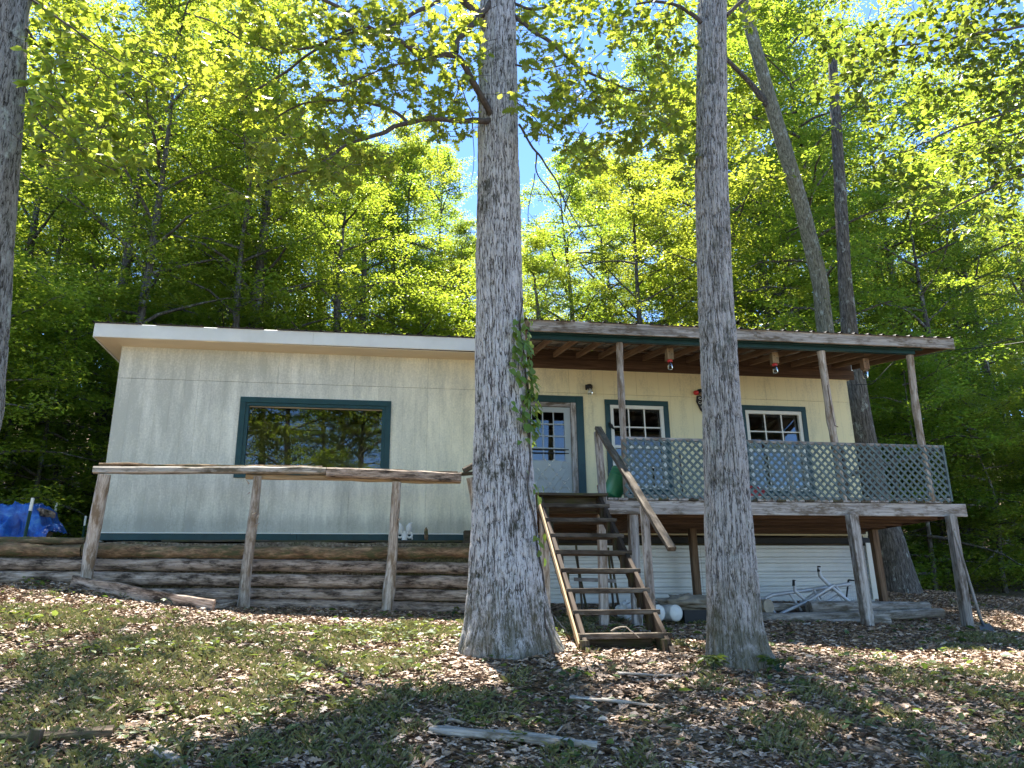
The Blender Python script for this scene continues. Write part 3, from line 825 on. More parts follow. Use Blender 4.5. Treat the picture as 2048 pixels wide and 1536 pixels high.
T1 = [(1300,918,1118),(1280,921,1108),(1250,928,1100),(1200,933,1090),(1150,937,1084),(1080,941,1075),(1000,945,1068),(900,948,1062),(850,949,1060),(780,950,1056),(700,952,1050),(600,953,1045),(500,953,1042),(350,955,1038),(250,957,1035),(120,959,1033),(0,961,1032)]
oak = thing('big_oak_tree', 'large pale barked oak with ivy on it, in front of the stairs', 'tree', (1.2, 7.5, g1(1.2, 7.5)))
me, T1c = big_trunk('trunk', T1, 7.5, MAT['bark_big'], .012, 400, .014, [(2, .9, .05), (3, .75, .1), (3.5, .6, .0), (3, .3, .1)], 66, 6.5, 3, .13)
link('trunk', me, oak)
T2 = [(1332,1408,1550),(1300,1412,1532),(1250,1414,1520),(1150,1412,1512),(1050,1411,1505),(1000,1411,1500),(900,1409,1490),(800,1406,1481),(700,1402,1473),(600,1398,1465),(500,1395,1459),(400,1392,1455),(300,1392,1452),(150,1395,1452),(0,1398,1452)]
ash = thing('grey_trunk_tree', 'grey furrowed tree standing in front of the deck lattice', 'tree', (3.2, 6.9, g1(3.2, 6.9)))
me, T2c = big_trunk('trunk', T2, 6.9, MAT['bark_ash'], .013, 280, .014, [(2, .9, .15), (3, .75, .3), (3.5, .55, .2), (3, .3, .1)], 56, 5.5, 40, .07)
link('trunk', me, ash)
T3 = [(1150,-105,-52),(800,-70,2),(640,-50,14),(350,-28,33),(200,-20,43),(0,-8,54)]
lefty = thing('lichen_trunk_tree', 'lichen spotted trunk cut off by the left edge of the picture', 'tree', (-3.6, 7.2, g1(-3.6, 7.2)))
me, T3c = big_trunk('trunk', T3 , 7.0, MAT['bark_left'], .008, 100, .03, [(2, .9, .15), (3, .7, .2), (3, .4, .1)], 34, 7, 80, .02)
link('trunk', me, lefty)

# limbs of the near trees, drawn out as (u, v, Y) with widths in px
def limb(parent, pts, w0, w1, name='limb', mat=None, sides=8, wig=.015):
    P = np.array([at(u, v, Y) for u, v, Y in pts])
    Q = resample(P, .06)
    k = np.array([.25, .5, .25])
    for _ in range(3):
        Q[1:-1] = .25 * Q[:-2] + .5 * Q[1:-1] + .25 * Q[2:]
    Q += wig * np.stack([vnoise(Q * 6 + 5), vnoise(Q * 6 + 25), vnoise(Q * 6 + 45)], 1)
    r = np.linspace(px_m(w0, Q[0]) / 2, px_m(w1, Q[-1]) / 2, len(Q))
    v, f = tube_geo(Q, r, sides, .12, 12, len(Q))
    me = mesh_np(name, v, f, mat or MAT['twig'], True)
    link(name, me, parent)
    return Q

OL = []
def L_(*a, **k): q = limb(oak, *a, **k); OL.append(q); return q
L_([(985,240,7.35),(930,243,7.2),(860,237,7.1),(815,243,7.0),(770,266,6.9),(700,285,6.8),(650,322,6.7),(600,345,6.6),(545,362,6.5)], 13, 4)
L_([(818,243,7.0),(770,215,7.1),(720,204,7.2),(625,200,7.3),(560,228,7.4),(510,268,7.5)], 7, 3)
L_([(985,235,7.35),(962,195,7.2),(945,160,7.1),(915,108,7.0),(870,112,6.9),(838,105,6.9),(800,88,6.8),(760,68,6.8),(700,28,6.7),(630,-10,6.6)], 14, 7)
L_([(912,106,7.0),(915,78,7.1),(945,50,7.2),(968,20,7.3),(990,-5,7.4)], 10, 11)
L_([(965,35,7.3),(945,15,7.3),(915,-15,7.3)], 16, 20)
L_([(850,107,6.9),(800,85,6.95),(762,62,7),(715,62,7.1),(660,82,7.2),(600,122,7.3),(540,165,7.4),(495,192,7.5),(440,208,7.6)], 9, 3)
L_([(800,88,6.8),(740,52,7),(690,60,7.1),(640,92,7.2),(560,108,7.3),(500,90,7.4),(420,40,7.5),(370,25,7.6)], 6, 3)
L_([(762,68,6.9),(820,30,7),(880,0,7.1)], 8, 8)
L_([(870,112,6.9),(780,130,6.8),(700,165,6.7),(620,195,6.7)], 4, 2)
L_([(1025,28,7.4),(1075,70,7.3),(1110,88,7.2),(1150,130,7.1),(1200,155,7.0),(1260,180,6.9),(1310,185,6.8)], 9, 3)
L_([(1150,130,7.1),(1180,175,7.05),(1215,218,7.0)], 5, 2)
L_([(1030,10,7.4),(1075,20,7.3),(1130,5,7.2),(1175,-10,7.1)], 6, 4)
L_([(1030,128,7.4),(1080,142,7.3),(1140,125,7.2)], 4, 2)
L_([(1035,205,7.3),(1070,235,7.25),(1100,285,7.2)], 3, 1)
L_([(1038,248,7.3),(1072,305,7.2),(1110,355,7.1),(1140,425,7.0),(1178,485,6.9)], 5, 1.5, 'dead_twig')
L_([(1072,305,7.2),(1070,348,7.2),(1105,385,7.15),(1135,440,7.1),(1150,492,7.1)], 3.5, 1, 'dead_twig')
L_([(1070,348,7.2),(1058,400,7.2),(1056,450,7.2)], 2, 1, 'dead_twig')
L_([(905,115,7.0),(918,180,7.0),(880,245,7.0),(873,310,7.0),(885,360,7)], 2.5, 1, 'dead_twig')
L_([(910,150,7.0),(945,230,7),(950,300,7),(944,370,7)], 2.5, 1, 'dead_twig')
q7 = limb(ash, [(1400,48,6.8),(1365,12,6.8),(1320,2,6.9),(1270,10,7)], 9, 4)
q8 = limb(ash, [(1452,30,6.9),(1500,-10,7.0),(1530,-40,7.1)], 9, 6)
LL = [limb(lefty, [(50,55,7.0),(90,110,6.9),(115,180,6.8),(160,240,6.7),(215,275,6.6)], 5, 2),
      limb(lefty, [(50,-10,7.0),(120,40,6.9),(200,95,6.8),(280,150,6.7),(330,190,6.7)], 5, 2),
      limb(lefty, [(40,150,7.0),(80,250,6.8),(150,300,6.7),(230,340,6.6)], 4, 2)]

# leaf sprays on the near trees: (u, v, Y, half width px, half height px, number of leaf bunches)
def near_leaves(name, parent, blobs, tmpl, size, mat, per=6, seed=1, tilt=.55, twigs=True, droop=.25, flat=False):
    rng = np.random.default_rng(seed)
    pos, dirs, tw = [], [], MB()
    for (u, v, Y, ru, rv, n) in blobs:
        c = at(u, v, Y); 
        for _ in range(n):
            a = rng.uniform(0, 2 * PI); q = math.sqrt(rng.uniform(0, 1))
            p = at(u + ru * q * math.cos(a), v + rv * q * math.sin(a), Y + rng.normal(0, .45))
            # bunch of leaves round a twig tip
            back = rng.normal(0, 1, 3); back[2] = abs(back[2]) * .4; back /= np.linalg.norm(back)
            tw.tube([p + back * .32, p + back * .15 + rng.normal(0, .015, 3), p], [.004, .003, .002], 3, False)
            for k in range(per):
                aa = rng.uniform(0, 2 * PI)
                d = np.array([math.cos(aa), math.sin(aa), rng.normal(-droop, .3)]) - back * .3
                pos.append(p + back * rng.uniform(0, .12) * (k % 3)); dirs.append(d / np.linalg.norm(d))
    pos = np.array(pos); dirs = np.array(dirs); n = len(pos)
    rot = leaf_rot(n, rng, tilt, dirs)
    me = leaf_mesh(name, tmpl, pos, rot, size * rng.uniform(.6, 1.15, n), mat)
    link(name, me, parent)
    if twigs: link('twigs', tw.mesh('twigs', MAT['twig']), parent)['kind'] = 'stuff'

near_leaves('foliage', oak, [
 (590,330,6.8,95,60,34),(700,330,6.9,80,45,26),(560,250,7.2,70,50,22),(660,250,7.1,70,40,22),(760,330,7.1,60,30,12),(620,300,7,120,60,28),
 (650,190,7.3,90,40,24),(760,180,7.3,90,45,26),(860,200,7.3,60,50,20),(900,245,7.4,45,40,16),(740,120,7,110,50,30),(640,80,7.1,110,60,34),
 (560,40,7.2,90,60,28),(720,30,7,100,50,34),(820,50,7,90,55,32),(900,40,7.2,60,60,24),(860,130,7,50,40,14),(930,90,7.4,30,70,14),(930,190,7.5,25,50,10),(480,60,7.4,80,60,24),(470,180,7.5,60,50,16),
 (1075,60,7.3,40,55,14),(1110,130,7.2,60,50,20),(1070,190,7.2,45,50,16),(1130,210,7.1,50,40,18),(1180,190,7.0,60,40,20),(1160,290,7.1,60,25,14),(1100,250,7.2,50,25,10),(1150,30,7.2,50,35,14),
 (1250,200,6.9,60,40,22),(1240,265,7,60,40,20),(1310,250,7,60,60,26),(1340,180,7,50,50,18),(1190,330,7.2,40,16,6),(1270,70,7.3,60,50,14),
 (330,90,7.8,90,80,30),(400,150,7.8,90,60,24),(560,395,6.7,60,12,6)],
 OAK, .12, MAT['leaf_oak'], 8, 5)
near_leaves('foliage', lefty, [(110,170,6.8,60,60,26),(170,240,6.7,70,50,28),(240,260,6.7,55,45,20),(130,300,6.8,70,40,26),(200,330,6.7,60,25,16),(180,60,7,90,60,30),(90,60,7,40,60,14),(260,150,7,70,60,24),(270,320,6.7,30,20,6),(65,230,6.9,20,50,8)],
 OVATE, .12, MAT['leaf_oak'], 7, 6)
near_leaves('foliage', ash, [(1270,40,7.2,70,40,20),(1340,90,7.2,50,60,18),(1330,20,7.2,60,40,14),(1500,30,7.6,50,50,18),(1380,250,7.6,40,100,20),(1490,300,8,40,120,20),(1370,330,7.4,40,60,14)],
 OVATE, .11, MAT['leaf_oak'], 7, 8)

# a leafy tree standing just outside the frame on the right, its boughs reaching in
rt = thing('overhanging_tree', 'leafy tree reaching in from the right edge with ovate leaves hanging before the sky', 'tree', (10.2, 8.5, g1(10.2, 8.5)))
link('trunk', trunk_mesh([(10.2,8.5,g1(10.2,8.5)-.1),(10.3,8.5,4),(10.1,8.5,8),(10,8.5,13)], [.26,.2,.17,.08], -6, MAT['bark_left']), rt)
for q in ([(2120,180,8.3),(2000,230,8.2),(1900,260,8.1),(1820,300,8.0),(1760,320,8)], [(2120,330,8.3),(2010,360,8.2),(1900,420,8.1),(1840,450,8.0)],
          [(2120,40,8.3),(2000,60,8.2),(1880,80,8.1),(1760,100,8.0),(1700,130,8)], [(2120,-60,8.3),(1980,-20,8.2),(1850,-10,8.1)]):
    limb(rt, q, 7, 2)
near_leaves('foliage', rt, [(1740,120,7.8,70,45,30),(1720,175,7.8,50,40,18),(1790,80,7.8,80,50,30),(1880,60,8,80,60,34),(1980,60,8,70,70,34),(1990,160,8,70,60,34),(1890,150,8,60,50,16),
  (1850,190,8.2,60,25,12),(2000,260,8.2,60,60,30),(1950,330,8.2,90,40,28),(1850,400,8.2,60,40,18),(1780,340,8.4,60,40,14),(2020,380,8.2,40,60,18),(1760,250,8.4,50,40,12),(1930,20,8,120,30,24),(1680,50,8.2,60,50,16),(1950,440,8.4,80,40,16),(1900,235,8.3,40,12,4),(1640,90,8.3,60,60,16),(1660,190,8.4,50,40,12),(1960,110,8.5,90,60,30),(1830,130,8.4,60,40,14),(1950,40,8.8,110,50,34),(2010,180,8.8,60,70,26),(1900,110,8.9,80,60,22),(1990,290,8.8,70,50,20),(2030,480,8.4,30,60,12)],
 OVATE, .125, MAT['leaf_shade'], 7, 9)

# unseen high crowns of the near trees, placed and thinned to dapple the yard
def high_crown(parent, cx, cy, z, R, Hc, nsp, seed, mat, nl=55, leaf=.13, y1=99):
    rng = np.random.default_rng(seed)
    c = rng.normal(0, 1, (nsp, 3)); c /= np.linalg.norm(c, axis=1, keepdims=True); c *= rng.uniform(.35, 1, (nsp, 1)) ** .5
    nc = max(5, nsp // 13); big = c[:nc] * np.array([R, R, Hc / 2]); c = big[rng.integers(0, nc, nsp)] + rng.normal(0, .52, (nsp, 3)) * np.array([1, 1, .7])
    c = c + np.array([cx, cy, z + Hc / 2])
    c = c[c[:, 1] < y1]; nsp = len(c)
    n = nsp * nl; ci = np.repeat(np.arange(nsp), nl); a = rng.uniform(0, 2 * PI, n); rr_ = np.sqrt(rng.uniform(0, 1, n)) * rng.uniform(.4, .9, nsp)[ci]
    pos = c[ci] + np.stack([np.cos(a) * rr_, np.sin(a) * rr_, -.15 * rr_ ** 2 + rng.normal(0, .07, n)], 1)
    link('crown', leaf_mesh('crown', KITE, pos, leaf_rot(n, rng, .45), leaf * rng.uniform(.7, 1.2, n), mat), parent)
    mb = MB()
    for k in range(0, nsp, 3):
        s = np.array([cx, cy, min(z + Hc * .7, c[k, 2] - .3)]); mid = (s + c[k]) / 2 + rng.normal(0, .2, 3)
        mb.tube([s, mid, c[k]], [.05, .03, .01], 4, False)
    link('branches', mb.mesh('branches', MAT['twig'], True), parent)
high_crown(oak, -0.2, 10.8, 11.0, 4.5, 7.0, 165, 3, MAT['leaf_oak'])
high_crown(ash, 2.8, 8.8, 11.0, 2.9, 7.0, 75, 4, MAT['leaf_oak'])
high_crown(lefty, -5.6, 10.6, 10.8, 3.2, 8.0, 110, 5, MAT['leaf_oak'])
high_crown(rt, 11.5, 9, 7.0, 2.8, 8, 110, 6, MAT['leaf_oak'])

# ------------------------------------------------------------------ the home
YW = 12.5
XL, XR, ZB, ZS, ZT = -4.2, 8.42, 2.785, 5.21, 5.76
YB = 16.6
def wx(u, v): return float(at(u, v, YW)[0])
def wz(u, v): return float(at(u, v, YW)[2])
home = thing('cabin', 'long cream cabin with green trimmed windows and a white roof fascia', 'house', (XL, YW, ZB))
# openings (x0, x1, z0, z1) in the front wall
PW = (wx(486, 870), wx(770, 870), wz(600, 945), wz(620, 808))
W1 = (wx(1222, 870), wx(1330, 870), 3.55, 5.02)
W2 = (wx(1494, 870), wx(1607, 870), 3.55, 5.00)
DR = (2.27, 3.23, 3.06, 5.03)
OPEN = [PW, W1, W2, DR]
def cut_panel(x0, x1, z0, z1, y0=YW, th=.012):
    xs = sorted({x0, x1, *[o[k] for o in OPEN for k in (0, 1) if x0 < o[k] < x1]})
    zs = sorted({z0, z1, *[o[k] for o in OPEN for k in (2, 3) if z0 < o[k] < z1]})
    mb = MB(); any_ = False
    for a, b in zip(xs, xs[1:]):
        for c, d in zip(zs, zs[1:]):
            mx, mz = (a + b) / 2, (c + d) / 2
            if any(o[0] < mx < o[1] and o[2] < mz < o[3] for o in OPEN): continue
            mb.box((a, y0, c), (b, y0 + th, d)); any_ = True
    if any_: mb.build('siding_panel', MAT['siding'], home)
x = XL; k = 0
while x < XR - .05:
    x1 = min(x + 1.22, XR)
    dy = .001 * (k % 2)
    cut_panel(x + .0006, x1 - .0006, ZB, ZS - .004, YW + dy)
    cut_panel(x + .0015, x1 - .0015, ZS, ZT + .06, YW - .004 + dy)
    x = x1; k += 1
for a, b, nm in (((XL, YW + .016, 2.66), (XL + .09, YB, 5.78), 'side_wall'), ((XR - .09, YW + .016, 2.66), (XR, YB, 5.78), 'side_wall')):
    mb = MB(); mb.box(a, b); mb.build(nm, MAT['siding'], home)
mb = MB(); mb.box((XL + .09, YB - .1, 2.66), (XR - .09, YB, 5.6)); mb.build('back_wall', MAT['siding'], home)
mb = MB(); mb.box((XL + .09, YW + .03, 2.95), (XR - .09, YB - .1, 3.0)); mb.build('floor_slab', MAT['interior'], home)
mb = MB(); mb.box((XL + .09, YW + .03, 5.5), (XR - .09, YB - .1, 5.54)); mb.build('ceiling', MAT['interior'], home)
# stud wall behind the siding, with the same openings, so that the room behind is dark
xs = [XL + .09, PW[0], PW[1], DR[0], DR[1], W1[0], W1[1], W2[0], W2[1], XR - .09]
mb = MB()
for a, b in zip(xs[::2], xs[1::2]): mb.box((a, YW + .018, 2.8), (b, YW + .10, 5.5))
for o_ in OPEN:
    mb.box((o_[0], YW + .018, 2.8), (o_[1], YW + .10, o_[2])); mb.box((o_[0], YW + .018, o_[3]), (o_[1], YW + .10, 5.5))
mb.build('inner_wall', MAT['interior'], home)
mb = MB(); mb.box((1.7, YW + .12, 3.0), (1.78, YB - .12, 5.5)); mb.build('room_partition', MAT['interior'], home)
# band under the wall, drip strip
x = XL
for L_b in (2.9, 3.1, 0.35):
    board('base_trim', (x + .002, YW - .012, 2.735), (x + L_b - .003, YW - .012, 2.735), .02, .105, MAT['green_trim'], home); x += L_b
board('drip_strip', (XL, YW - .02, 2.792), (-1.4, YW - .02, 2.79), .03, .016, MAT['white_paint'], home)
board('drip_strip', (-1.39, YW - .02, 2.789), (2.05, YW - .02, 2.788), .03, .016, MAT['white_paint'], home)
board('ledge_board', (-3.2, YW - .16, 2.655), (1.9, YW - .16, 2.655), .24, .03, MAT['wood_dark'], home, wob=.004)
# open crawl space: vertical slats and short stub posts behind the log wall
for k in range(42):
    xx = -4.1 + k * .148
    board('crawl_slat', (xx, YW + .12, 2.45), (xx, YW + .12, 2.68), .02, .07, MAT['wood_dark'], home)
for xx in (-3.1, -.55, .75, 1.4):
    board('stub_post', (xx, YW - .12, 2.45), (xx, YW - .12, 2.64), .09, .09, MAT['wood_grey'], home)
# fascia, soffit, roof of the main body
YF = 12.08
def zf(x): return 5.73 + .004 * (x + 4.5)
xF0, xF1 = -4.49, 2.1
for a, b in ((xF0, -1.2), (-1.197, xF1)):
    board('fascia', (a, YF, zf(a) + .115), (b, YF, zf(b) + .115), .03, .225, MAT['fascia'], home, ch=.006)
mb = MB(); 
for k in range(2):
    y0 = YF + .02 + k * .2; mb = MB(); mb.box((xF0 + .3, y0, 5.735), (xF1, y0 + .197, 5.745 + .003 * k)); mb.build('soffit_panel', MAT['soffit'], home)
for k in range(2):
    x0 = xF0 + .02 + k * .14; mb = MB(); v = [(x0, YF + .02, 5.737),(x0 + .137, YF + .02, 5.737),(x0 + .137, YB + .2, 5.70),(x0, YB + .2, 5.70)]
    v += [(a, b, c + .01) for a, b, c in v]
    mb.add(v, [(0,3,2,1),(4,5,6,7),(0,1,5,4),(1,2,6,5),(2,3,7,6),(3,0,4,7)]); mb.build('soffit_panel', MAT['soffit'], home)
board('rake_fascia', (xF0, YF + .02, zf(xF0) + .11), (xF0, YB + .25, zf(xF0) + .06), .03, .22, MAT['fascia'], home)
board('rake_fascia', (XR + .28, YW + .2, 5.86), (XR + .28, YB + .25, 5.78), .03, .2, MAT['fascia'], home)
mb = MB(); mb.box((XR, YW + .2, 5.735), (XR + .27, YB + .2, 5.745)); mb.build('soffit_panel', MAT['soffit'], home)

def ribbed(x0, x1, y0, y1, z0, z1, pitch=.229, rib=.02, rw=.028, flip=1):
    prof = []
    n = int((x1 - x0) / pitch)
    for k in range(n + 1):
        c = x0 + k * pitch
        prof += [(c - rw, 0), (c - rw * .45, rib), (c + rw * .45, rib), (c + rw, 0)]
    prof = [(max(x0, min(x1, a)), b) for a, b in prof]
    v = [(a, y0, z0 + b) for a, b in prof] + [(a, y1, z1 + b) for a, b in prof]
    v += [(a, y0, z0 + b - .004) for a, b in prof] + [(a, y1, z1 + b - .004) for a, b in prof]
    m = len(prof); f = []
    for i in range(m - 1):
        f += [(i, i + 1, m + i + 1, m + i), (2 * m + i + 1, 2 * m + i, 3 * m + i, 3 * m + i + 1), (i + 1, i, 2 * m + i, 2 * m + i + 1)]
    return v, f
x = xF0 - .03; 
while x < xF1 + .05:      # main roof sheets, each 0.92 m of cover
    x1 = min(x + .916, xF1 + .1)
    mb = MB(); v, f = ribbed(x, x1, YF - .05, YB + .35, zf(x) + .236, zf(x) + .12); mb.add(v, f); mb.build('roof_sheet', MAT['roof_dark'], home); x = x1 + .002
mb = MB(); v, f = ribbed(xF1 + .12, XR + .32, YW + .1, YB + .35, 5.99, 5.87); mb.add(v, f); mb.build('roof_sheet', MAT['roof_dark'], home)
# picture window
def frame_rect(parent, x0, x1, z0, z1, wdt, y, th, mat, name):
    board(name, (x0, y, z1 - wdt / 2), (x1, y, z1 - wdt / 2), th, wdt, mat, parent)
    board(name, (x0, y, z0 + wdt / 2), (x1, y, z0 + wdt / 2), th, wdt, mat, parent)
    board(name, (x0 + wdt / 2, y, z0 + wdt + .001), (x0 + wdt / 2, y, z1 - wdt - .001), wdt, th, mat, parent, up=(0, 1, 0))
    board(name, (x1 - wdt / 2, y, z0 + wdt + .001), (x1 - wdt / 2, y, z1 - wdt - .001), wdt, th, mat, parent, up=(0, 1, 0))
def boxp(name, a, b, mat, parent):
    mb = MB(); mb.box(a, b); return mb.build(name, mat, parent)
pw = boxp('picture_window', (PW[0] + .06, YW + .035, PW[2] + .06), (PW[1] - .06, YW + .039, PW[3] - .075), MAT['glass'], home)
frame_rect(pw, PW[0] - .085, PW[1] + .085, PW[2] - .1, PW[3] + .085, .09, YW - .012, .024, MAT['green_trim'], 'window_casing')
frame_rect(pw, PW[0] + .003, PW[1] - .003, PW[2] - .012, PW[3] - .003, .055, YW + .02, .06, MAT['green_trim'], 'window_frame')
boxp('window_head', (PW[0] + .06, YW + .012, PW[3] - .078), (PW[1] - .06, YW + .03, PW[3] - .06), MAT['wood_tan'], pw)

def sash_window(O):
    x0, x1, z0, z1 = O
    ww = boxp('sash_window', (x0 + .07, YW + .046, z0 + .07), (x1 - .07, YW + .049, (z0 + z1) / 2), MAT['glass'], home)
    zc = (z0 + z1) / 2
    mb = MB(); v = [(x0 + .05, YW + .042, zc), (x1 - .05, YW + .042, zc), (x1 - .05, YW + .042, zc), (x0 + .05, YW + .042, zc)]
    v = [(a, b + (.004 if i_ > 3 else 0) + (.036 if i_ % 4 > 1 else 0), (z1 - .05) if i_ % 4 > 1 else c) for i_, (a, b, c) in enumerate(v + v)]
    mb.add(v, [(0, 1, 2, 3), (5, 4, 7, 6)]); mb.build('upper_pane', MAT['glass'], ww)  # upper glass tilted back so that it mirrors the dark porch ceiling
    frame_rect(ww, x0 - .09, x1 + .09, z0 - .09, z1 + .09, .092, YW - .012, .024, MAT['green_trim'], 'window_casing')
    frame_rect(ww, x0 + .002, x1 - .002, z0 + .002, z1 - .002, .06, YW + .012, .055, MAT['white_paint'], 'window_frame')
    zm = (z0 + z1) / 2
    boxp('meeting_rail', (x0 + .063, YW + .008, zm - .025), (x1 - .063, YW + .035, zm + .025), MAT['white_paint'], ww)
    for k in (1, 2):
        xm = x0 + .06 + (x1 - x0 - .12) * k / 3
        boxp('muntin', (xm - .011, YW + .022, zm + .026), (xm + .011, YW + .036, z1 - .063), MAT['white_paint'], ww)
        boxp('muntin', (xm - .011, YW + .030, z0 + .063), (xm + .011, YW + .040, zm - .026), MAT['white_paint'], ww)
    zq = (zm + .026 + z1 - .063) / 2
    boxp('muntin', (x0 + .063, YW + .020, zq - .011), (x1 - .063, YW + .034, zq + .011), MAT['white_paint'], ww)
    zq = (z0 + .063 + zm - .026) / 2
    boxp('muntin', (x0 + .063, YW + .028, zq - .011), (x1 - .063, YW + .0415, zq + .011), MAT['white_paint'], ww)
    return ww
sash_window(W1); ww2 = sash_window(W2)
boxp('paper_note', (W2[1] - .17, YW + .02, 4.2), (W2[1] - .08, YW + .025, 4.38), MAT['white_paint'], ww2)
# door
dx0, dx1, dz0, dz1 = 2.36, 3.13, 3.08, 4.95
door = MB()
gx0, gx1, gz0, gz1 = dx0 + .1, dx1 - .11, 4.02, dz1 - .09
for a, b in (((dx0, 0, dz0), (gx0, 0, dz1)), ((gx1, 0, dz0), (dx1, 0, dz1)), ((gx0, 0, gz1), (gx1, 0, dz1)), ((gx0, 0, dz0), (gx1, 0, gz0))):
    door.box((a[0], YW + .015, a[2]), (b[0], YW + .05, b[2]))
door = door.build('door', MAT['door'], home)
boxp('pane', (gx0, YW + .035, gz0), (gx1, YW + .038, gz1), MAT['glass'], door)
for k in (1, 2):
    xm = gx0 + (gx1 - gx0) * k / 3; boxp('muntin', (xm - .009, YW + .018, gz0), (xm + .009, YW + .034, gz1), MAT['door'], door)
for k in (1, 2, 3):
    zm = gz0 + (gz1 - gz0) * k / 4; boxp('muntin', (gx0, YW + .016, zm - .009), (gx1, YW + .032, zm + .009), MAT['door'], door)
boxp('push_bar', (gx0 - .02, YW - .005, gz0 + .18), (gx1 + .06, YW + .008, gz0 + .195), MAT['black'], door)
boxp('push_bar', (gx0 - .02, YW - .005, gz0 + .12), (gx1 + .06, YW + .008, gz0 + .132), MAT['black'], door)
boxp('kick_plate', (dx0 + .02, YW + .008, dz0 + .05), (dx1 - .02, YW + .0135, gz0 - .03), MAT['door'], door)
# wrought diamond pattern of small crosses and dashes
g = MB()
cxm = (gx0 + gx1) / 2
for r_ in range(-3, 4):
    for c_ in range(-3, 4):
        px_, pz_ = cxm + c_ * .125, 3.63 + r_ * .155
        if (r_ + c_) % 2 == 0 and abs(r_) + abs(c_) <= 3 and pz_ < 4.08 and dx0 < px_ < dx1:
            for s in (1, -1):
                g.tube([(px_ - .022, YW, pz_ - .022 * s), (px_ + .022, YW, pz_ + .022 * s)], .006, 4)
            for s in (1, -1):
                for q in (1, -1):
                    ex, ez = px_ + q * .0625, pz_ + s * .0775
                    if dx0 + .03 < ex < dx1 - .03 and ez < 4.1: g.tube([(ex - .018, YW, ez - .022 * s * q), (ex + .018, YW, ez + .022 * s * q)], .0065, 4)
g.build('scroll_ornament', MAT['white_paint'], door)['kind'] = 'stuff'
g = MB()
for zc in (3.3, 3.62, 3.95):
    a = np.linspace(.5, 5.6, 14); g.tube([(dx1 - .13 + .06 * math.cos(t), YW, zc + .06 * math.sin(t)) for t in a], .005, 4)
g.tube([(gx0, YW, 3.9), (gx1 + .05, YW, 3.15)], .003, 3); g.tube([(gx1 + .05, YW, 3.9), (gx0, YW, 3.15)], .003, 3)
g.build('scroll_ornament', MAT['alu'], door)['kind'] = 'stuff'
jw = .1
board('door_jamb', (dx1 + .05, YW + .0, 3.06), (dx1 + .05, YW + .0, 5.03), .09, .05, MAT['wood_grey'], door, up=(0, 1, 0))
board('door_jamb', (dx0 - .05, YW + .0, 3.06), (dx0 - .05, YW + .0, 5.03), .09, .05, MAT['wood_grey'], door, up=(0, 1, 0))
board('door_head', (dx0, YW + .0, 4.99), (dx1, YW + .0, 4.99), .05, .075, MAT['wood_grey'], door)
board('door_casing', (3.295, YW - .012, 3.06), (3.295, YW - .012, 5.15), .13, .026, MAT['green_trim'], door, up=(0, 1, 0))
board('door_casing', (2.195, YW - .012, 3.06), (2.195, YW - .012, 5.15), .13, .026, MAT['green_trim'], door, up=(0, 1, 0))
board('door_casing', (2.262, YW - .0125, 5.09), (3.228, YW - .0125, 5.09), .026, .12, MAT['green_trim'], door)
# corner board, skirting sheets under the deck
board('corner_board', (XR - .04, YW - .02, 1.72), (XR - .04, YW - .02, 2.66), .1, .03, MAT['white_paint'], home, up=(0, 1, 0))
zsk = [1.66, 1.90, 2.14, 2.38, 2.62]
for a, b in zip(zsk, zsk[1:]):
    for x0, x1 in ((2.0, 5.3), (5.303, XR - .02)):
        prof = [(0, 0), (.0, .03), (.012, .045), (0, .06), (0, .115), (.006, .12), (0, .125), (0, .17), (.012, .185), (0, .2), (0, .236)]
        v = [(x, YW + .03 - d, a + h) for x in (x0, x1) for d, h in prof]; m = len(prof)
        mb = MB(); mb.add(v, [(i, m + i, m + i + 1, i + 1) for i in range(m - 1)]); mb.build('skirting_sheet', MAT['skirting'], home)
mb = MB(); mb.box((2.0, YW + .04, 1.5), (XR - .02, YW + .08, 2.66)); mb.build('skirting_backer', MAT['wood_dark'], home)
board('sill_beam', (2.0, YW - .0, 2.70), (XR, YW - .0, 2.70), .06, .1, MAT['black'], home)

# roof vent
p = at(903, 662, 13.2)
vent = thing('roof_vent', 'small pale roof vent cap on the roof left of the oak', 'vent', (p[0], 13.2, 5.92))
mb = MB(); mb.tube([(p[0], 13.2, 5.9), (p[0], 13.2, 6.1)], .05, 12); mb.build('pipe', MAT['galv'], vent, True)
mb = MB(); mb.tube([(p[0], 13.2, 6.09), (p[0], 13.2, 6.12), (p[0], 13.2, 6.17), (p[0], 13.2, 6.2)], [.12, .15, .14, .07], 8); mb.build('cap', MAT['brick'], vent)
for k in range(8):
    a = k * PI / 4; mb = MB(); mb.tube([(p[0] + .07 * math.cos(a), 13.2 + .07 * math.sin(a), 6.2), (p[0] + .145 * math.cos(a), 13.2 + .145 * math.sin(a), 6.1)], .006, 4); mb.build('cap_rib', MAT['black'], vent)

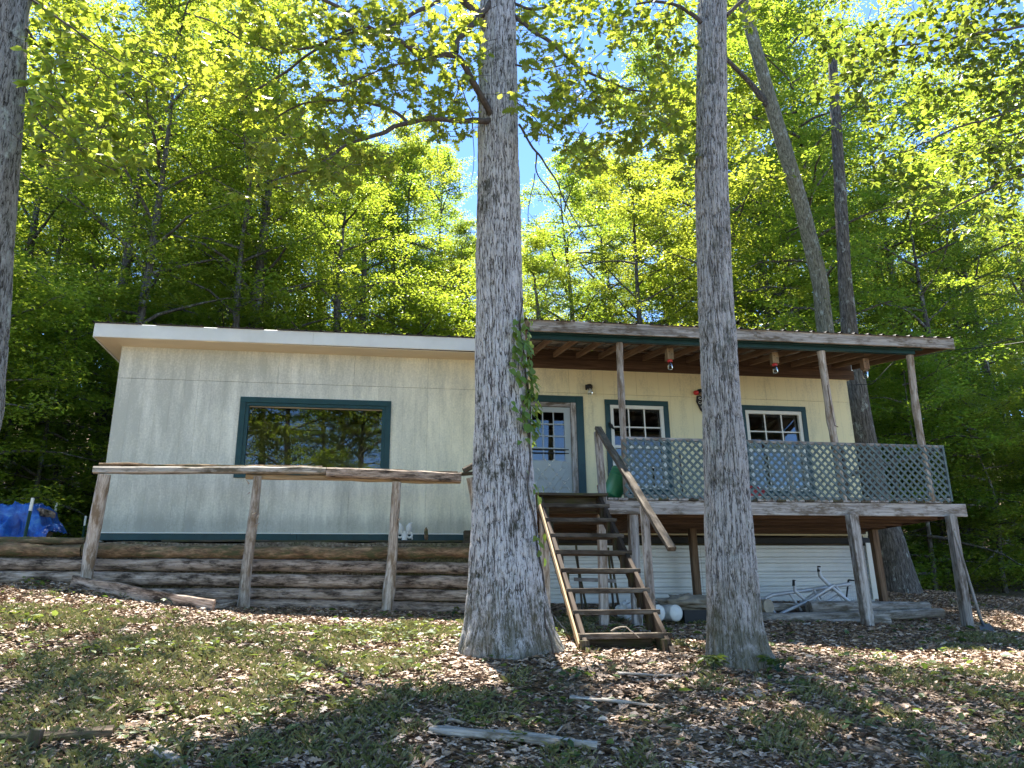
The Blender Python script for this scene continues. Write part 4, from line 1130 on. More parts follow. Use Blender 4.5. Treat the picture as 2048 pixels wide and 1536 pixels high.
# ------------------------------------------------------------------ deck
YD = 10.15
DX0, DX1, DZ = 2.0, 8.35, 3.06
deck = thing('deck', 'raised wooden deck with grey green lattice along its front', 'deck', (DX0, YD, 1.3))
nb = int((DX1 - DX0) / .145)
rr = random.Random(5)
for k in range(nb):
    xx = DX0 + .07 + k * .145
    board('deck_board', (xx, YD - .03 - rr.uniform(0, .015), DZ - .014), (xx, YW - .03, DZ - .014), .139, .028, MAT['wood_grey'] if k % 3 else MAT['wood_dark'], deck)
for a, b in ((2.95, 4.85), (4.853, DX1 + .12)):
    board('rim_beam', (a, YD, DZ - .125), (b, YD, DZ - .125), .04, .185, MAT['wood_grey'], deck)
board('rim_beam', (DX0, YD, DZ - .125), (2.945, YD, DZ - .125), .04, .185, MAT['wood_dark'], deck)
for k in range(5):
    yy = YD + .45 + k * .42
    board('joist', (DX0 + .05, yy, DZ - .12), (DX1 - .02, yy, DZ - .12), .04, .18, MAT['wood_warm'], deck)
board('ledger', (DX0 + .05, YW - .06, DZ - .14), (DX1 - .02, YW - .06, DZ - .14), .05, .22, MAT['wood_warm'], deck)
board('end_joist', (DX1, YD + .03, DZ - .12), (DX1, YW - .04, DZ - .12), .04, .18, MAT['wood_warm'], deck)
board('end_joist', (DX0, YD + .03, DZ - .12), (DX0, YW - .04, DZ - .12), .04, .18, MAT['wood_dark'], deck)
for xx in (3.45, 5.0, 6.47):
    board('cross_beam', (xx, YD + .05, DZ - .30), (xx, YW - .04, DZ - .30), .09, .14, MAT['wood_warm'], deck) if xx == 3.45 else None
def legp(u0, v0, u1, Y, w, mat, zt=DZ - .22):
    b = at(u1, v0, Y); zb = g1(b[0], Y) - .12
    t_ = at(u0, 1030, Y)
    board('post', (b[0], Y, zb), (t_[0], Y, zt), w, w, mat, deck, up=(0, 1, 0))
legp(1265, 1240, 1274, YD + .07, .12, MAT['wood_grey'])
legp(1492, 1245, 1502, YD + .07, .13, MAT['wood_grey'])
legp(1703, 1255, 1737, YD - .08, .13, MAT['wood_grey'], DZ - .215)
legp(1901, 1262, 1937, YD - .08, .115, MAT['wood_grey'], DZ - .215)
for u0, u1 in ((1385, 1396), (1748, 1768)):
    b = at(u1, 1200, 12.1); t_ = at(u0, 1075, 12.1)
    board('post', (b[0], 12.1, g1(b[0], 12.1) - .1), (t_[0], 12.1, DZ - .21), .11, .11, MAT['wood_raft'], deck, up=(0, 1, 0))
for u0, u1, Y in ((1203, 1208, 10.25), (1088, 1092, 10.3)):
    b = at(u1, 1250, Y); t_ = at(u0, 1030, Y)
    board('post', (b[0], Y, g1(b[0], Y) - .1), (t_[0], Y, DZ - .22), .11, .11, MAT['wood_post'], deck, up=(0, 1, 0))
# lattice: real slats clipped to the panel
lx0, lx1, lz0, lz1 = 3.27, 8.22, DZ - .01, 3.89
def clipline(c, s):
    """line z = s*(x-c) + lz0 within the panel"""
    pts = []
    for x in (lx0, lx1):
        z = s * (x - c) + lz0
        if lz0 <= z <= lz1: pts.append((x, z))
    for z in (lz0, lz1):
        x = c + (z - lz0) / s
        if lx0 <= x <= lx1: pts.append((x, z))
    pts = sorted(set((round(a, 4), round(b, 4)) for a, b in pts))
    return (pts[0], pts[-1]) if len(pts) >= 2 and abs(pts[0][0] - pts[-1][0]) > .03 else None
pitch = .1185
for s, yy in ((1, YD - .022), (-1, YD - .033)):
    c = lx0 - 1.0
    while c < lx1 + 1.0:
        q = clipline(c, s)
        if q: board('lattice_slat', (q[0][0], yy, q[0][1]), (q[1][0], yy, q[1][1]), .009, .033, MAT['lattice'], deck, up=(0, 0, 1), ch=.001)
        c += pitch
board('lattice_rail', (lx0 - .02, YD - .005, lz1 + .005), (5.6, YD - .005, lz1 + .0), .05, .04, MAT['wood_grey'], deck)
board('lattice_rail', (5.603, YD - .005, lz1 + .0), (lx1 + .05, YD - .005, lz1 - .01), .05, .04, MAT['wood_grey'], deck)
board('lattice_rail', (lx0, YD - .003, DZ + .03), (lx1 + .03, YD - .003, DZ + .03), .035, .04, MAT['wood_grey'], deck)
for u in (1251, 1582, 1690, 1790, 1858):
    b = at(u, 950, YD + .04)
    board('lattice_post', (b[0], YD + .045, DZ), (b[0], YD + .045, lz1 - .03), .04, .07, MAT['wood_grey'] if u != 1582 else MAT['white_paint'], deck, up=(0, 1, 0))
b = at(1895, 950, YD)
board('lattice_post', (lx1 + .03, YD - .01, DZ), (lx1 + .03, YD - .01, lz1), .035, .05, MAT['lattice'], deck, up=(0, 1, 0))
# side rail at the right end
board('side_rail', (lx1 + .02, YD + .04, lz1 - .03), (lx1 + .02, YW - .03, lz1 - .03), .04, .07, MAT['wood_grey'], deck)

# ------------------------------------------------------------------ porch roof
por = thing('lean_to_porch', 'lean-to porch roof of corrugated metal on peeled pole posts', 'porch roof', (3.3, 10.1, 3.06))
YP = 9.95
fz0, fz1 = 5.36 - .005, 5.52
for a, b in ((1.95, 5.35), (5.353, 8.60)):
    board('porch_fascia', (a, YP, 5.44 + (a - 2) * .004), (b, YP, 5.44 + (b - 2) * .004), .04, .165, MAT['wood_grey'], por)
board('header_beam', (1.95, YD, 5.36), (8.05, YD, 5.38), .07, .09, MAT['green_trim'], por)
board('header_beam', (1.95, YD - .075, 5.405), (8.15, YD - .075, 5.425), .06, .08, MAT['green_trim'], por)
zr0, zr1 = 5.46, 5.93     # underside of the roof at the front and at the wall
for k in range(17):
    xx = 2.05 + k * .405
    board('rafter', (xx, YP + .03, zr0 - .02), (xx, YW - .08, zr1 - .06), .04, .10, MAT['wood_raft'], por)
board('closure_board', (1.9, YW + .005, 5.90), (8.55, YW + .005, 5.90), .03, .19, MAT['wood_warm'], por)
board('porch_ledger', (1.9, YW - .04, 5.72), (8.55, YW - .04, 5.72), .04, .17, MAT['wood_warm'], por)
for yy in (10.6, 11.3, 12.0):
    zz = zr0 + .045 + (yy - YP) / (YW - YP) * (zr1 - zr0 - .04)
    board('purlin', (1.95, yy, zz), (8.55, yy, zz), .08, .022, MAT['wood_warm'], por)
x = 1.88
while x < 8.6:
    x1 = min(x + .916, 8.66)
    mb = MB(); v, f = ribbed(x, x1, YP - .06, YW + .12, 5.515 + (x - 2) * .004, 6.03, rib=.02); mb.add(v, f); mb.build('roof_sheet', MAT['galv'] if False else MAT['roof_dark'], por); x = x1 + .002
# underside liner sheets in galvanised metal
x = 1.9
while x < 8.5:
    x1 = min(x + .916, 8.62)
    mb = MB(); v, f = ribbed(x, x1, YP - .02, YW + .02, 5.502 + (x - 2) * .004, 6.005, rib=.014, pitch=.15); mb.add(v, f); mb.build('liner_sheet', MAT['galv'], por); x = x1 + .002
for nm, (u0, v0, u1, v1), r0, r1, mt in (('porch_post', (1240, 684, 1249, 885), .05, .045, 'wood_post'), ('porch_post', (1643, 700, 1672, 895), .06, .055, 'wood_post'), ('porch_post', (1821, 711, 1848, 900), .055, .055, 'wood_post')):
    a = at(u0, v0, YD + .0); b = at(u1, v1, YD + .0); d = (b - a); t_ = (a[2] - DZ) / (a[2] - b[2]); bb = a + d * t_
    pole(nm, (bb[0], YD + .02, DZ), (a[0], YD + .02, 5.32), r1, r0, MAT[mt], por, 12, .14, 5, int(u0), .012)
mb = MB(); p = at(1655, 770, YD - .05); mb.tube([p, p + np.array([.01, 0, -.35]), p + np.array([.03, 0, -.62])], .006, 4); mb.tube([p + np.array([.03,0,-.62]), p + np.array([.08,0,-.64])], .006, 4); mb.build('iron_hook', MAT['rust'], por)

# ------------------------------------------------------------------ stairs
st = thing('stairs', 'weathered open wooden stairs up to the deck', 'stairs', (2.4, 7.4, 1.2))
sx0, sx1 = 1.99, 2.885
TY = [9.62 - k * .311 for k in range(8)]; TZ = [2.905 - k * .218 for k in range(8)]
for k, (y, z) in enumerate(zip(TY, TZ)):
    off = -.02 * k / 7 * 5.5
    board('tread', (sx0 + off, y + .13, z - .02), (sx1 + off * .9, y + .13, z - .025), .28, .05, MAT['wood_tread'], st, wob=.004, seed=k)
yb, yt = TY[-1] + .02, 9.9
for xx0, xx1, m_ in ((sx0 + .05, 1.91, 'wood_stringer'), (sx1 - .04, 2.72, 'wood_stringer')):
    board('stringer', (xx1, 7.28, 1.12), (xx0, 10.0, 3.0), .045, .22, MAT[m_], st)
for k, (y, z) in enumerate(zip(TY, TZ)):
    off = -.11 * k / 7
    for xx in (sx0 + .075, sx1 - .085):
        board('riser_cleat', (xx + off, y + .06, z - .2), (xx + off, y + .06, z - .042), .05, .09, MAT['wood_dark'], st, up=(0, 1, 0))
board('landing_board', (sx0 - .05, 9.98, DZ + .0), (sx1 + .05, 9.98, DZ + .0), .30, .035, MAT['wood_dark'], st, wob=.003)
board('landing_skirt', (sx0 + .1, 10.04, DZ - .11), (sx1 - .06, 10.04, DZ - .11), .03, .18, MAT['wood_dark'], st)
for xx in (sx0 + .05, sx1 - .03):
    board('landing_side', (xx, 9.86, DZ - .12), (xx, 10.08, DZ - .12), .05, .19, MAT['wood_dark'], st)
a = at(1070, 1000, 9.85); b = at(1150, 1290, 7.35)
board('side_trim', (1.865, 7.42, 1.27), (sx0 + .005, 9.85, 2.98), .02, .07, MAT['wood_tan'], st)
for xx in (1.90, 2.70):
    board('foot_block', (xx, 7.42, 1.12), (xx, 7.42, 1.325), .07, .20, MAT['wood_dark'], st, up=(0, 1, 0))
board('toe_board', (1.94, 7.66, 1.24), (2.66, 7.66, 1.24), .04, .16, MAT['wood_dark'], st)
# hand rail
a = at(1196, 856, 9.95); b = at(1344, 1098, 7.75)
board('hand_rail', (b[0], b[1], b[2]), (a[0], a[1], a[2]), .09, .05, MAT['wood_tread'], st, wob=.006, seed=3)
p0 = at(1207, 1000, 9.95); board('rail_post', (p0[0], 9.97, 2.95), (a[0] + .0, 9.97, a[2] - .05), .09, .09, MAT['wood_grey'], st, up=(0, 1, 0))
q = .68; c = a + (b - a) * q
board('rail_post', (c[0] + .02, c[1], g1(c[0], c[1]) - .1), (c[0], c[1], c[2] - .04), .09, .05, MAT['wood_grey'], st, up=(0, 1, 0))
board('rail_post', (c[0] + .06, c[1] + .05, g1(c[0], c[1]) - .1), (c[0] + .04, c[1] + .05, c[2] - .06), .05, .05, MAT['wood_dark'], st, up=(0, 1, 0))

# ------------------------------------------------------------------ log retaining wall
lw = thing('log_retaining_wall', 'retaining wall of stacked peeled logs under the left half of the home', 'log wall', (-2, 11.35, 1.6))
YL = 11.36
rows = [(1100, 13.5, 'log_top', [(-120, 165, 1099), (166, 945, 1103)]), (1128, 12.5, 'log', [(-130, 190, 1127), (192, 948, 1132)]), (1156, 13.5, 'log', [(-120, 180, 1155), (182, 948, 1160)]),
        (1184, 12, 'log', [(180, 948, 1189)]), (1212, 13, 'log', [(400, 948, 1213)]), (1236, 10, 'log', [(500, 948, 1240)])]
for k, (v, rp, mt, segs) in enumerate(rows):
    for u0, u1, vv in segs:
        a = at(u0, vv - 2, YL); b = at(u1, vv + (3 if u1 > 900 else 1), YL)
        r = px_m(rp, a)
        pole('log', a, b, r * 1.0, r * .95, MAT[mt], lw, 18, .10 if mt == 'log' else .22, 3.2 if mt == 'log' else 5, k * 7 + int(u0) % 5, .012, .05)
a = at(-100, 1082, YL + .2); b = at(170, 1080, YL + .2)
pole('log', a, b, .05, .05, MAT['log_top'], lw, 10, .2, 5, 3, .01)

# log railing
rl = thing('pole_railing', 'rustic railing of split rails on bare cedar poles above the log wall', 'railing', (-2, 11.05, 1.6))
YR = 11.08
for (u0, v0, u1, v1), r0, r1 in (((207, 950, 172, 1172), .085, .078), ((512, 952, 489, 1228), .058, .085), ((796, 964, 770, 1228), .062, .085), ((938, 956, 962, 1075), .055, .05)):
    a = at(u0, v0, YR); b = at(u1, v1, YR); b[2] -= .12
    pole('rail_post', b, a, r1, r0, MAT['wood_post'], rl, 12, .13, 4, u0, .02, .06)
def rough_rail(u0, v0, u1, v1, hpx, mt, Y=YR - .02, wd=.12, seed=0):
    a = at(u0, v0, Y); b = at(u1, v1, Y)
    board('rail', a, b, wd, px_m(hpx, a), MAT[mt], rl, wob=.012, seed=seed, ch=.02)
rough_rail(188, 940, 652, 941, 14, 'log_pale', seed=1)
rough_rail(200, 929, 645, 936, 6, 'log_top', YR + .03, .1, 8)
rough_rail(653, 945, 922, 955, 19, 'log', YR - .03, .13, 5)
rough_rail(640, 938, 915, 946, 5, 'log_top', YR + .02, .1, 6)
rough_rail(492, 952, 921, 963, 11, 'wood_tan', YR + .05, .06, 3)
rough_rail(918, 948, 952, 946, 6, 'wood_dark', YR + .0, .12, 4)
rough_rail(928, 942, 975, 915, 10, 'wood_dark', YR + .0, .12, 9)
mb = MB()
for (u, v, du, dv) in ((498, 968, -6, -8), (499, 985, -5, 4), (514, 1035, 5, -9), (512, 1050, 7, -4), (797, 1040, 5, -3), (505, 1028, 8, -3)):
    a = at(u, v, YR - .08); b = at(u + du, v + dv, YR - .12); mb.tube([a, (a + b) / 2 + .004, b], [.012, .008, .003], 5)
mb.build('snag', MAT['wood_post'], rl, True)

# stone/wood odds by the wall: brace post and step right of the log wall
bs = thing('timber_bracket', 'dark timber block and brace beside the oak at the end of the log wall', 'timber', tuple(at(940, 1080, 12)))
board('block', at(928, 1075, 12), at(950, 1075, 12), .2, .2, MAT['wood_dark'], bs)
board('brace', at(905, 1103, 11.8), at(948, 1075, 11.8), .06, .07, MAT['wood_dark'], bs)

# ------------------------------------------------------------------ vine on the oak
vine = thing('climbing_vine', 'green heart leaved vine climbing the right side of the oak', 'vine', tuple(at(1040, 850, 7.2)))
vr = np.random.default_rng(8)
def trunk_front(z, ang):
    """a point on the oak's surface; ang measured from the side that faces the camera, positive to the right"""
    cx = np.interp(z, T1c[1], T1c[0]); r = np.interp(z, T1c[1], T1c[2]) + .015
    return np.array([cx + math.sin(ang) * r, 7.5 - math.cos(ang) * r, z])
stem = []
for z in np.arange(g1(1.5, 7.3), 4.75, .08):
    stem.append(trunk_front(z, .95 + .18 * math.sin(z * 4) + .08 * math.sin(z * 11)))
mb = MB(); mb.tube(stem, .008, 5, False); mb.build('stem', MAT['twig'], vine, True)
nleaf = 0; 
vl = []
for z in np.concatenate([np.linspace(3.2, 4.40, 84), np.linspace(2.6, 2.85, 6), np.linspace(2.1, 2.3, 6)]):
    for _ in range(2 if 3.2 < z else 1):
        a_ = .95 + vr.normal(0, .33) + (0 if z > 3 else .1); a_ = min(1.6, max(.15, a_))
        if z > 4.0 and vr.random() < .25: a_ = .4
        p = trunk_front(z + vr.normal(0, .03), a_)
        nrm = np.array([math.sin(a_), -math.cos(a_), .45]); 
        X = np.array([vr.normal(0, .45) + .25, vr.normal(0, .2) - .25, -.75]); X /= np.linalg.norm(X)
        Z = nrm + vr.normal(0, .25, 3); Z -= X * Z.dot(X); Z /= np.linalg.norm(Z); Y_ = np.cross(Z, X)
        vl.append((p + nrm * vr.uniform(.01, .08), np.stack([X, Y_, Z], 1), vr.uniform(.05, .105)))
for p, R_, s_ in vl:
    me = bpy.data.meshes.get('vine_leaf') or mesh_np('vine_leaf', HEART[0], HEART[1], MAT['leaf_vine'], False)
    mw = Matrix((R_ * s_).tolist()).to_4x4(); mw.translation = V(p); link('leaf', me, vine, mw)

# ------------------------------------------------------------------ porch things
def lathe(name, prof, c, mat, parent=None, n=20, mw=None):
    """prof: (radius, z) pairs about a vertical axis"""
    a = np.linspace(0, 2 * PI, n, endpoint=False)
    v = np.array([(r * math.cos(t), r * math.sin(t), z) for r, z in prof for t in a])
    m = len(prof); i = np.arange(m - 1)[:, None] * n; j = np.arange(n)[None, :]; k = (j + 1) % n
    f = np.stack([i + j, i + k, i + n + k, i + n + j], -1).reshape(-1, 4)
    mt = mw if mw is not None else Matrix.Translation(V(c))
    return link(name, mesh_np(name, v, f, mat, True), parent, mt)

for u, v, body, band, lab in ((1338, 700, 'wood_tan', 'red', 'wooden bee trap with a red band and clear jar hanging left of the grey trunk'),
                              (1547, 708, 'wood_tan', 'red', 'wooden bee trap with a dark jar hanging above the right window'),
                              (1728, 720, 'wood_raft', 'wood_tan', 'wooden bee trap with a cloudy jar hanging at the right end of the porch')):
    Y = 10.45; p = at(u, v, Y); t = thing('bee_trap', lab, 'bee trap', tuple(p), 'bee traps hanging under the porch roof')
    board('trap_body', (p[0], Y, p[2] - .16), (p[0], Y, p[2] + .01), .10, .10, MAT[body], t, up=(0, 1, 0))
    ang = .35 if u == 1728 else 0
    mwj = Matrix.Translation((p[0], Y, p[2] - .16)) @ Matrix.Rotation(ang * .4, 4, 'Y')
    lathe('jar_band', [(.0, 0), (.04, 0), (.042, -.03), (.038, -.035)], None, MAT[band], t, 16, mwj)
    lathe('jar', [(.036, -.03), (.038, -.05), (.038, -.13), (.03, -.145), (0, -.146)], None, MAT['jar'], t, 16, mwj)
    mb = MB(); mb.tube([(p[0], Y, p[2]), (p[0], Y, p[2] + .14)], .002, 4); mb.build('wire', MAT['black'], t)
    for s in (-.02, .02):
        mb = MB(); mb.tube([(p[0] + s, Y - .0515, p[2] - .06 - s), (p[0] + s, Y - .049, p[2] - .06 - s)], .008, 8); mb.build('entry_hole', MAT['black'], t)
# wall lantern
p = at(1178, 775, YW - .06); t = thing('wall_lamp', 'black jar wall lamp between the door and the left sash window', 'lamp', tuple(p))
lathe('lamp_cap', [(0, .05), (.04, .048), (.058, .03), (.058, -.02), (.045, -.03)], (p[0], YW - .08, p[2]), MAT['black'], t, 18)
lathe('lamp_jar', [(.044, -.02), (.05, -.05), (.05, -.12), (.04, -.14), (0, -.142)], (p[0] + .01, YW - .08, p[2]), MAT['jar'], t, 18)
lathe('lamp_bulb', [(.012, -.02), (.014, -.05), (.025, -.08), (.018, -.11), (0, -.115)], (p[0] + .01, YW - .08, p[2]), MAT['white_paint'], t, 12)
boxp('lamp_bracket', (p[0] - .05, YW - .03, p[2] - .03), (p[0] + .05, YW - .004, p[2] + .06), MAT['black'], t)
# wall plaque with scrolls
p = at(1408, 805, YW - .03); t = thing('wall_plaque', 'dark scrolled wall plaque partly hidden behind the grey trunk', 'wall ornament', tuple(p))
def disc_poly(name, pts, y0, y1, mat, parent):
    m = len(pts); v = [(x, y0, z) for x, z in pts] + [(x, y1, z) for x, z in pts]
    me = bpy.data.meshes.new(name); me.from_pydata(v, [], [tuple(range(m))[::-1], tuple(range(m, 2 * m))] + [(i, (i + 1) % m, m + (i + 1) % m, m + i) for i in range(m)])
    me.materials.append(mat); return link(name, me, parent)
cxp = p[0] + .03; zp = p[2]
pts = [(cxp - .17, zp + .02), (cxp - .15, zp + .12), (cxp + .15, zp + .12), (cxp + .17, zp + .02), (cxp + .1, zp - .14), (cxp, zp - .24), (cxp - .1, zp - .14)]
disc_poly('plaque_body', [(a, b) for a, b in pts], YW - .008, YW - .03, MAT['black'], t)
for i_ in range(10):
    cc = (cxp + [-.1, -.02, .07, -.11, -.03, .06, -.07, .02, -.03, .09][i_], zp + [.08, .07, .08, 0, -.01, 0, -.08, -.08, -.15, -.06][i_])
    mb = MB(); mb.tube([(cc[0] + (.008 + .006 * s_) * math.cos(s_ * 1.3), YW - .034, cc[1] + (.008 + .006 * s_) * math.sin(s_ * 1.3)) for s_ in np.linspace(0, 5, 12)], .004, 4, False)
    mb.build('scroll', MAT['white_paint'], t)
lathe('red_knob', [(0, .045), (.04, .03), (.05, 0), (.04, -.03), (0, -.045)], (cxp - .17, YW - .05, zp + .17), MAT['red'], t, 12)
lathe('brown_knob', [(0, .05), (.06, .03), (.075, 0), (.06, -.03), (0, -.05)], (cxp - .05, YW - .05, zp + .15), MAT['wood_tan'], t, 12)
lathe('dark_knob', [(0, .05), (.06, .03), (.07, 0), (.06, -.03), (0, -.05)], (cxp - .08, YW - .04, zp + .2), MAT['black'], t, 12)
# little iron bird on the window casing
p = at(1223, 853, YW - .06); t = thing('iron_bird', 'small black bird figure on the left window casing', 'ornament', tuple(p))
mb = MB(); mb.tube([p + np.array(q) for q in ((-.03, 0, .07), (-.025, 0, .05), (-.005, 0, .02), (.02, 0, -.02), (.05, 0, -.05))], [.008, .018, .03, .022, .006], 8); mb.build('bird_body', MAT['black'], t, True)
mb = MB(); mb.tube([p + np.array(q) for q in ((-.045, 0, .066), (-.03, 0, .07))], [.002, .008], 6); mb.build('beak', MAT['rust'], t)
# tilted green bucket and wicker basket
p = at(1232, 968, 10.55); t = thing('green_bucket', 'green plastic bucket tipped over beside the hand rail', 'bucket', (p[0], 10.55, DZ + .16))
mwb = Matrix.Translation((p[0] - .09, 10.5, DZ + .10)) @ Matrix.Rotation(.5, 4, 'Y') @ Matrix.Diagonal((1.05, 1.05, 1.15, 1))
lathe('bucket_body', [(0, -.03), (.125, -.03), (.13, -.02), (.145, .3), (.153, .3), (.153, .33), (.143, .33), (.12, 0), (0, 0)], None, MAT['bucket'], t, 24, mwb)
for h in (.22, .26): lathe('bucket_ring', [(.141, h), (.152, h + .004), (.152, h + .012), (.141, h + .016)], None, MAT['bucket'], t, 24, mwb)
p = at(1212, 966, 10.9); t = thing('wicker_basket', 'red brown wicker basket behind the green bucket', 'basket', (p[0], 10.9, DZ))
lathe('basket_body', [(0, .01), (.13, .01), (.17, .12), (.18, .3), (.17, .3), (.16, .12), (0, .03)], (p[0] + .05, 10.9, DZ), MAT['wicker'], t, 20)
for k in range(10): lathe('basket_weave', [(.14 + .004 * k, .02 + k * .028), (.15 + .0042 * k, .034 + k * .028), (.14 + .004 * k, .048 + k * .028)], (p[0] + .05, 10.9, DZ), MAT['wicker'], t, 20)
# bench with a red bowl and dark pots behind the lattice
p = at(1500, 985, 11.6)
bn = thing('porch_bench', 'low wooden bench behind the lattice below the right window', 'bench', (p[0], 11.6, DZ))
board('bench_top', (p[0] - .28, 11.6, DZ + .2), (p[0] + .3, 11.6, DZ + .2), .3, .035, MAT['wood_raft'], bn)
for a_ in (-.22, .24):
    for b_ in (-.1, .1): board('leg', (p[0] + a_, 11.6 + b_, DZ), (p[0] + a_, 11.6 + b_, DZ + .18), .04, .04, MAT['wood_raft'], bn, up=(0, 1, 0))
rb = thing('red_can', 'red fuel can standing on the low bench behind the lattice', 'can', (p[0] + .05, 11.6, DZ + .22))
mb = MB(); mb.box((p[0] - .06, 11.52, DZ + .219), (p[0] + .22, 11.68, DZ + .36)); mb.build('can_body', MAT['red'], rb)
mb = MB(); mb.tube([(p[0] - .02, 11.6, DZ + .36), (p[0] + .03, 11.6, DZ + .42), (p[0] + .13, 11.6, DZ + .42), (p[0] + .18, 11.6, DZ + .36)], .015, 8); mb.build('can_handle', MAT['red'], rb, True)
mb = MB(); mb.tube([(p[0] - .03, 11.6, DZ + .34), (p[0] - .14, 11.6, DZ + .42)], [.022, .012], 8); mb.build('can_spout', MAT['white_plastic'], rb, True)
p = at(1385, 975, 11.8); pt = thing('clay_pot', 'dark red pot standing beside the grey trunk behind the lattice', 'pot', (p[0], 11.8, DZ))
lathe('pot_body', [(0, .0), (.11, .0), (.17, .14), (.18, .2), (.19, .2), (.19, .24), (.17, .24), (.1, .05), (0, .05)], (p[0], 11.8, DZ), MAT['wicker'], pt, 20)
lathe('pot_soil', [(0, .19), (.165, .19)], (p[0], 11.8, DZ), MAT['wood_dark'], pt, 20)
# dark metal rod stand behind the lattice
p = at(1361, 940, 11.9); t = thing('metal_stand', 'thin rust red iron pole standing against the wall behind the lattice', 'pole', (p[0], 11.9, DZ))
board('stand_pole', (p[0], 11.9, DZ), (p[0], 11.9, DZ + 1.0), .035, .035, MAT['rust'], t, up=(0, 1, 0)); board('stand_foot', (p[0] - .15, 11.9, DZ + .012), (p[0] + .15, 11.9, DZ + .012), .05, .02, MAT['rust'], t)

# ------------------------------------------------------------------ under the deck
def gz(x, y): return g1(x, y)
for (u0, v0, u1, v1), Y, r0, r1, lab in (((1618, 1218, 1856, 1213), 10.75, .10, .085, 'thick pale log on top of the log pile under the deck'),
                                   ((1512, 1237, 1885, 1226), 10.5, .075, .065, 'longest pale log of the pile under the deck'),
                                   ((1620, 1248, 1778, 1243), 10.35, .055, .06, 'short pale log at the bottom front of the pile'),
                                   ((1530, 1216, 1700, 1213), 11.1, .06, .06, 'pale pole lying behind the aluminium frame')):
    a = at(u0, v0, Y); b = at(u1, v1, Y)
    o = pole('log', a, b, r0, r1, MAT['log_pale'], None, 14, .1, 4, u0, .01, .06); tag(o, lab, 'log', 'logs piled under the deck')
# climbing stand / ladder sections of aluminium tube
for o_ in (home, deck, por, lw): o_['kind'] = 'thing'
ldr = thing('aluminium_ladder', 'bent aluminium ladder stand lying under the deck', 'ladder', tuple(at(1640, 1200, 11.2)))
def rod(parent, name, pts, r, mat='alu', Y=11.2, dy=0):
    mb = MB(); mb.tube([at(u, v, Y + (k * dy)) for k, (u, v) in enumerate(pts)], r, 8); return mb.build(name, MAT[mat], parent, True)
rod(ldr, 'rail', [(1512, 1205), (1545, 1190), (1700, 1168)], .028)
rod(ldr, 'rail', [(1588, 1162), (1590, 1182), (1618, 1208), (1650, 1228)], .026, Y=11.0)
rod(ldr, 'rail', [(1638, 1135), (1640, 1152), (1660, 1172), (1712, 1214)], .028, Y=11.0)
rod(ldr, 'rail', [(1560, 1228), (1620, 1200), (1668, 1170)], .024, Y=10.95)
for a, b in (((1530, 1196), (1550, 1226)), ((1580, 1188), (1603, 1222)), ((1628, 1180), (1640, 1205)), ((1672, 1173), (1690, 1198)), ((1640, 1214), (1682, 1186)), ((1665, 1180), (1640, 1195))):
    rod(ldr, 'rung', [a, b], .02, Y=11.05)
cap = rod(ldr, 'rubber_end', [(1588, 1160), (1588, 1172)], .026, 'black', 11.0); rod(ldr, 'rubber_end', [(1638, 1132), (1638, 1144)], .026, 'black', 11.0)
ms = thing('mesh_chair', 'black framed mesh seat propped up at the right of the aluminium ladder', 'seat', tuple(at(1712, 1180, 11.3)))
q = [(1697, 1160), (1722, 1162), (1722, 1205), (1692, 1202), (1697, 1160)]
rod(ms, 'seat_frame', q, .014, 'black', 11.3)
mb = MB()
for k in range(1, 8):
    t_ = k / 8; a = np.array(at(1697 - 5 * t_, 1160 + 42 * t_, 11.3)); b = np.array(at(1722, 1162 + 43 * t_, 11.3)); mb.tube([a, b], .0035, 3, False)
    a = np.array(at(1697 + 25 * t_, 1161 + t_, 11.3)); b = np.array(at(1692 + 30 * t_, 1202 + 3 * t_, 11.3)); mb.tube([a, b], .0035, 3, False)
mb.build('wire_mesh', MAT['alu'], ms)
mp = thing('mesh_platform', 'wire mesh platform lying flat behind the aluminium ladder', 'platform', tuple(at(1650, 1200, 11.4)))
rod(mp, 'platform_frame', [(1600, 1205), (1640, 1178), (1668, 1178), (1690, 1208), (1600, 1205)], .013, 'alu', 11.35)
mb = MB()
for k in range(1, 14):
    t_ = k / 14; mb.tube([at(1600 + 40 * t_, 1205 - 27 * t_, 11.35), at(1690 - 22 * t_, 1208 - 30 * t_, 11.35)], .005, 3, False)
    mb.tube([at(1603 + 84 * t_, 1206, 11.35), at(1641 + 26 * t_, 1179, 11.35)], .005, 3, False)
mb.build('wire_mesh', MAT['alu'], mp)
# rolled cushion, buckets, canvas, box
p = at(1523, 1213, 10.7); t = pole('rolled_mat', at(1505, 1214, 10.9), at(1538, 1213, 10.6), .10, .10, MAT['canvas'], None, 16, .06, 4, 2); tag(t, 'brown rolled mat beside the grey trunk under the deck', 'rolled mat')
for u, v, Y, lab in ((1353, 1226, 10.2, 'round white bucket lying on its side with its bottom showing'), (1318, 1226, 10.1, 'white plastic lid standing on edge behind the rail post')):
    p = at(u, v, Y); zz = max(p[2], g1(p[0], Y) + .1); t = thing('white_bucket', lab, 'bucket', (p[0], Y, zz), None)
    mwb = Matrix.Translation((p[0], Y, zz)) @ Matrix.Rotation(PI / 2, 4, 'X') @ Matrix.Rotation(.25, 4, 'Y')
    dpt = .3 if u == 1353 else .03
    lathe('bucket_body', [(0, 0), (.095, 0), (.102, -.01), (.112, -dpt), (.10, -dpt), (.08, -.02), (0, -.02)], None, MAT['white_plastic'], t, 26, mwb)
    lathe('bucket_rim', [(.101, -.004), (.108, -.01), (.108, -.02), (.101, -.026)], None, MAT['white_plastic'], t, 26, mwb)
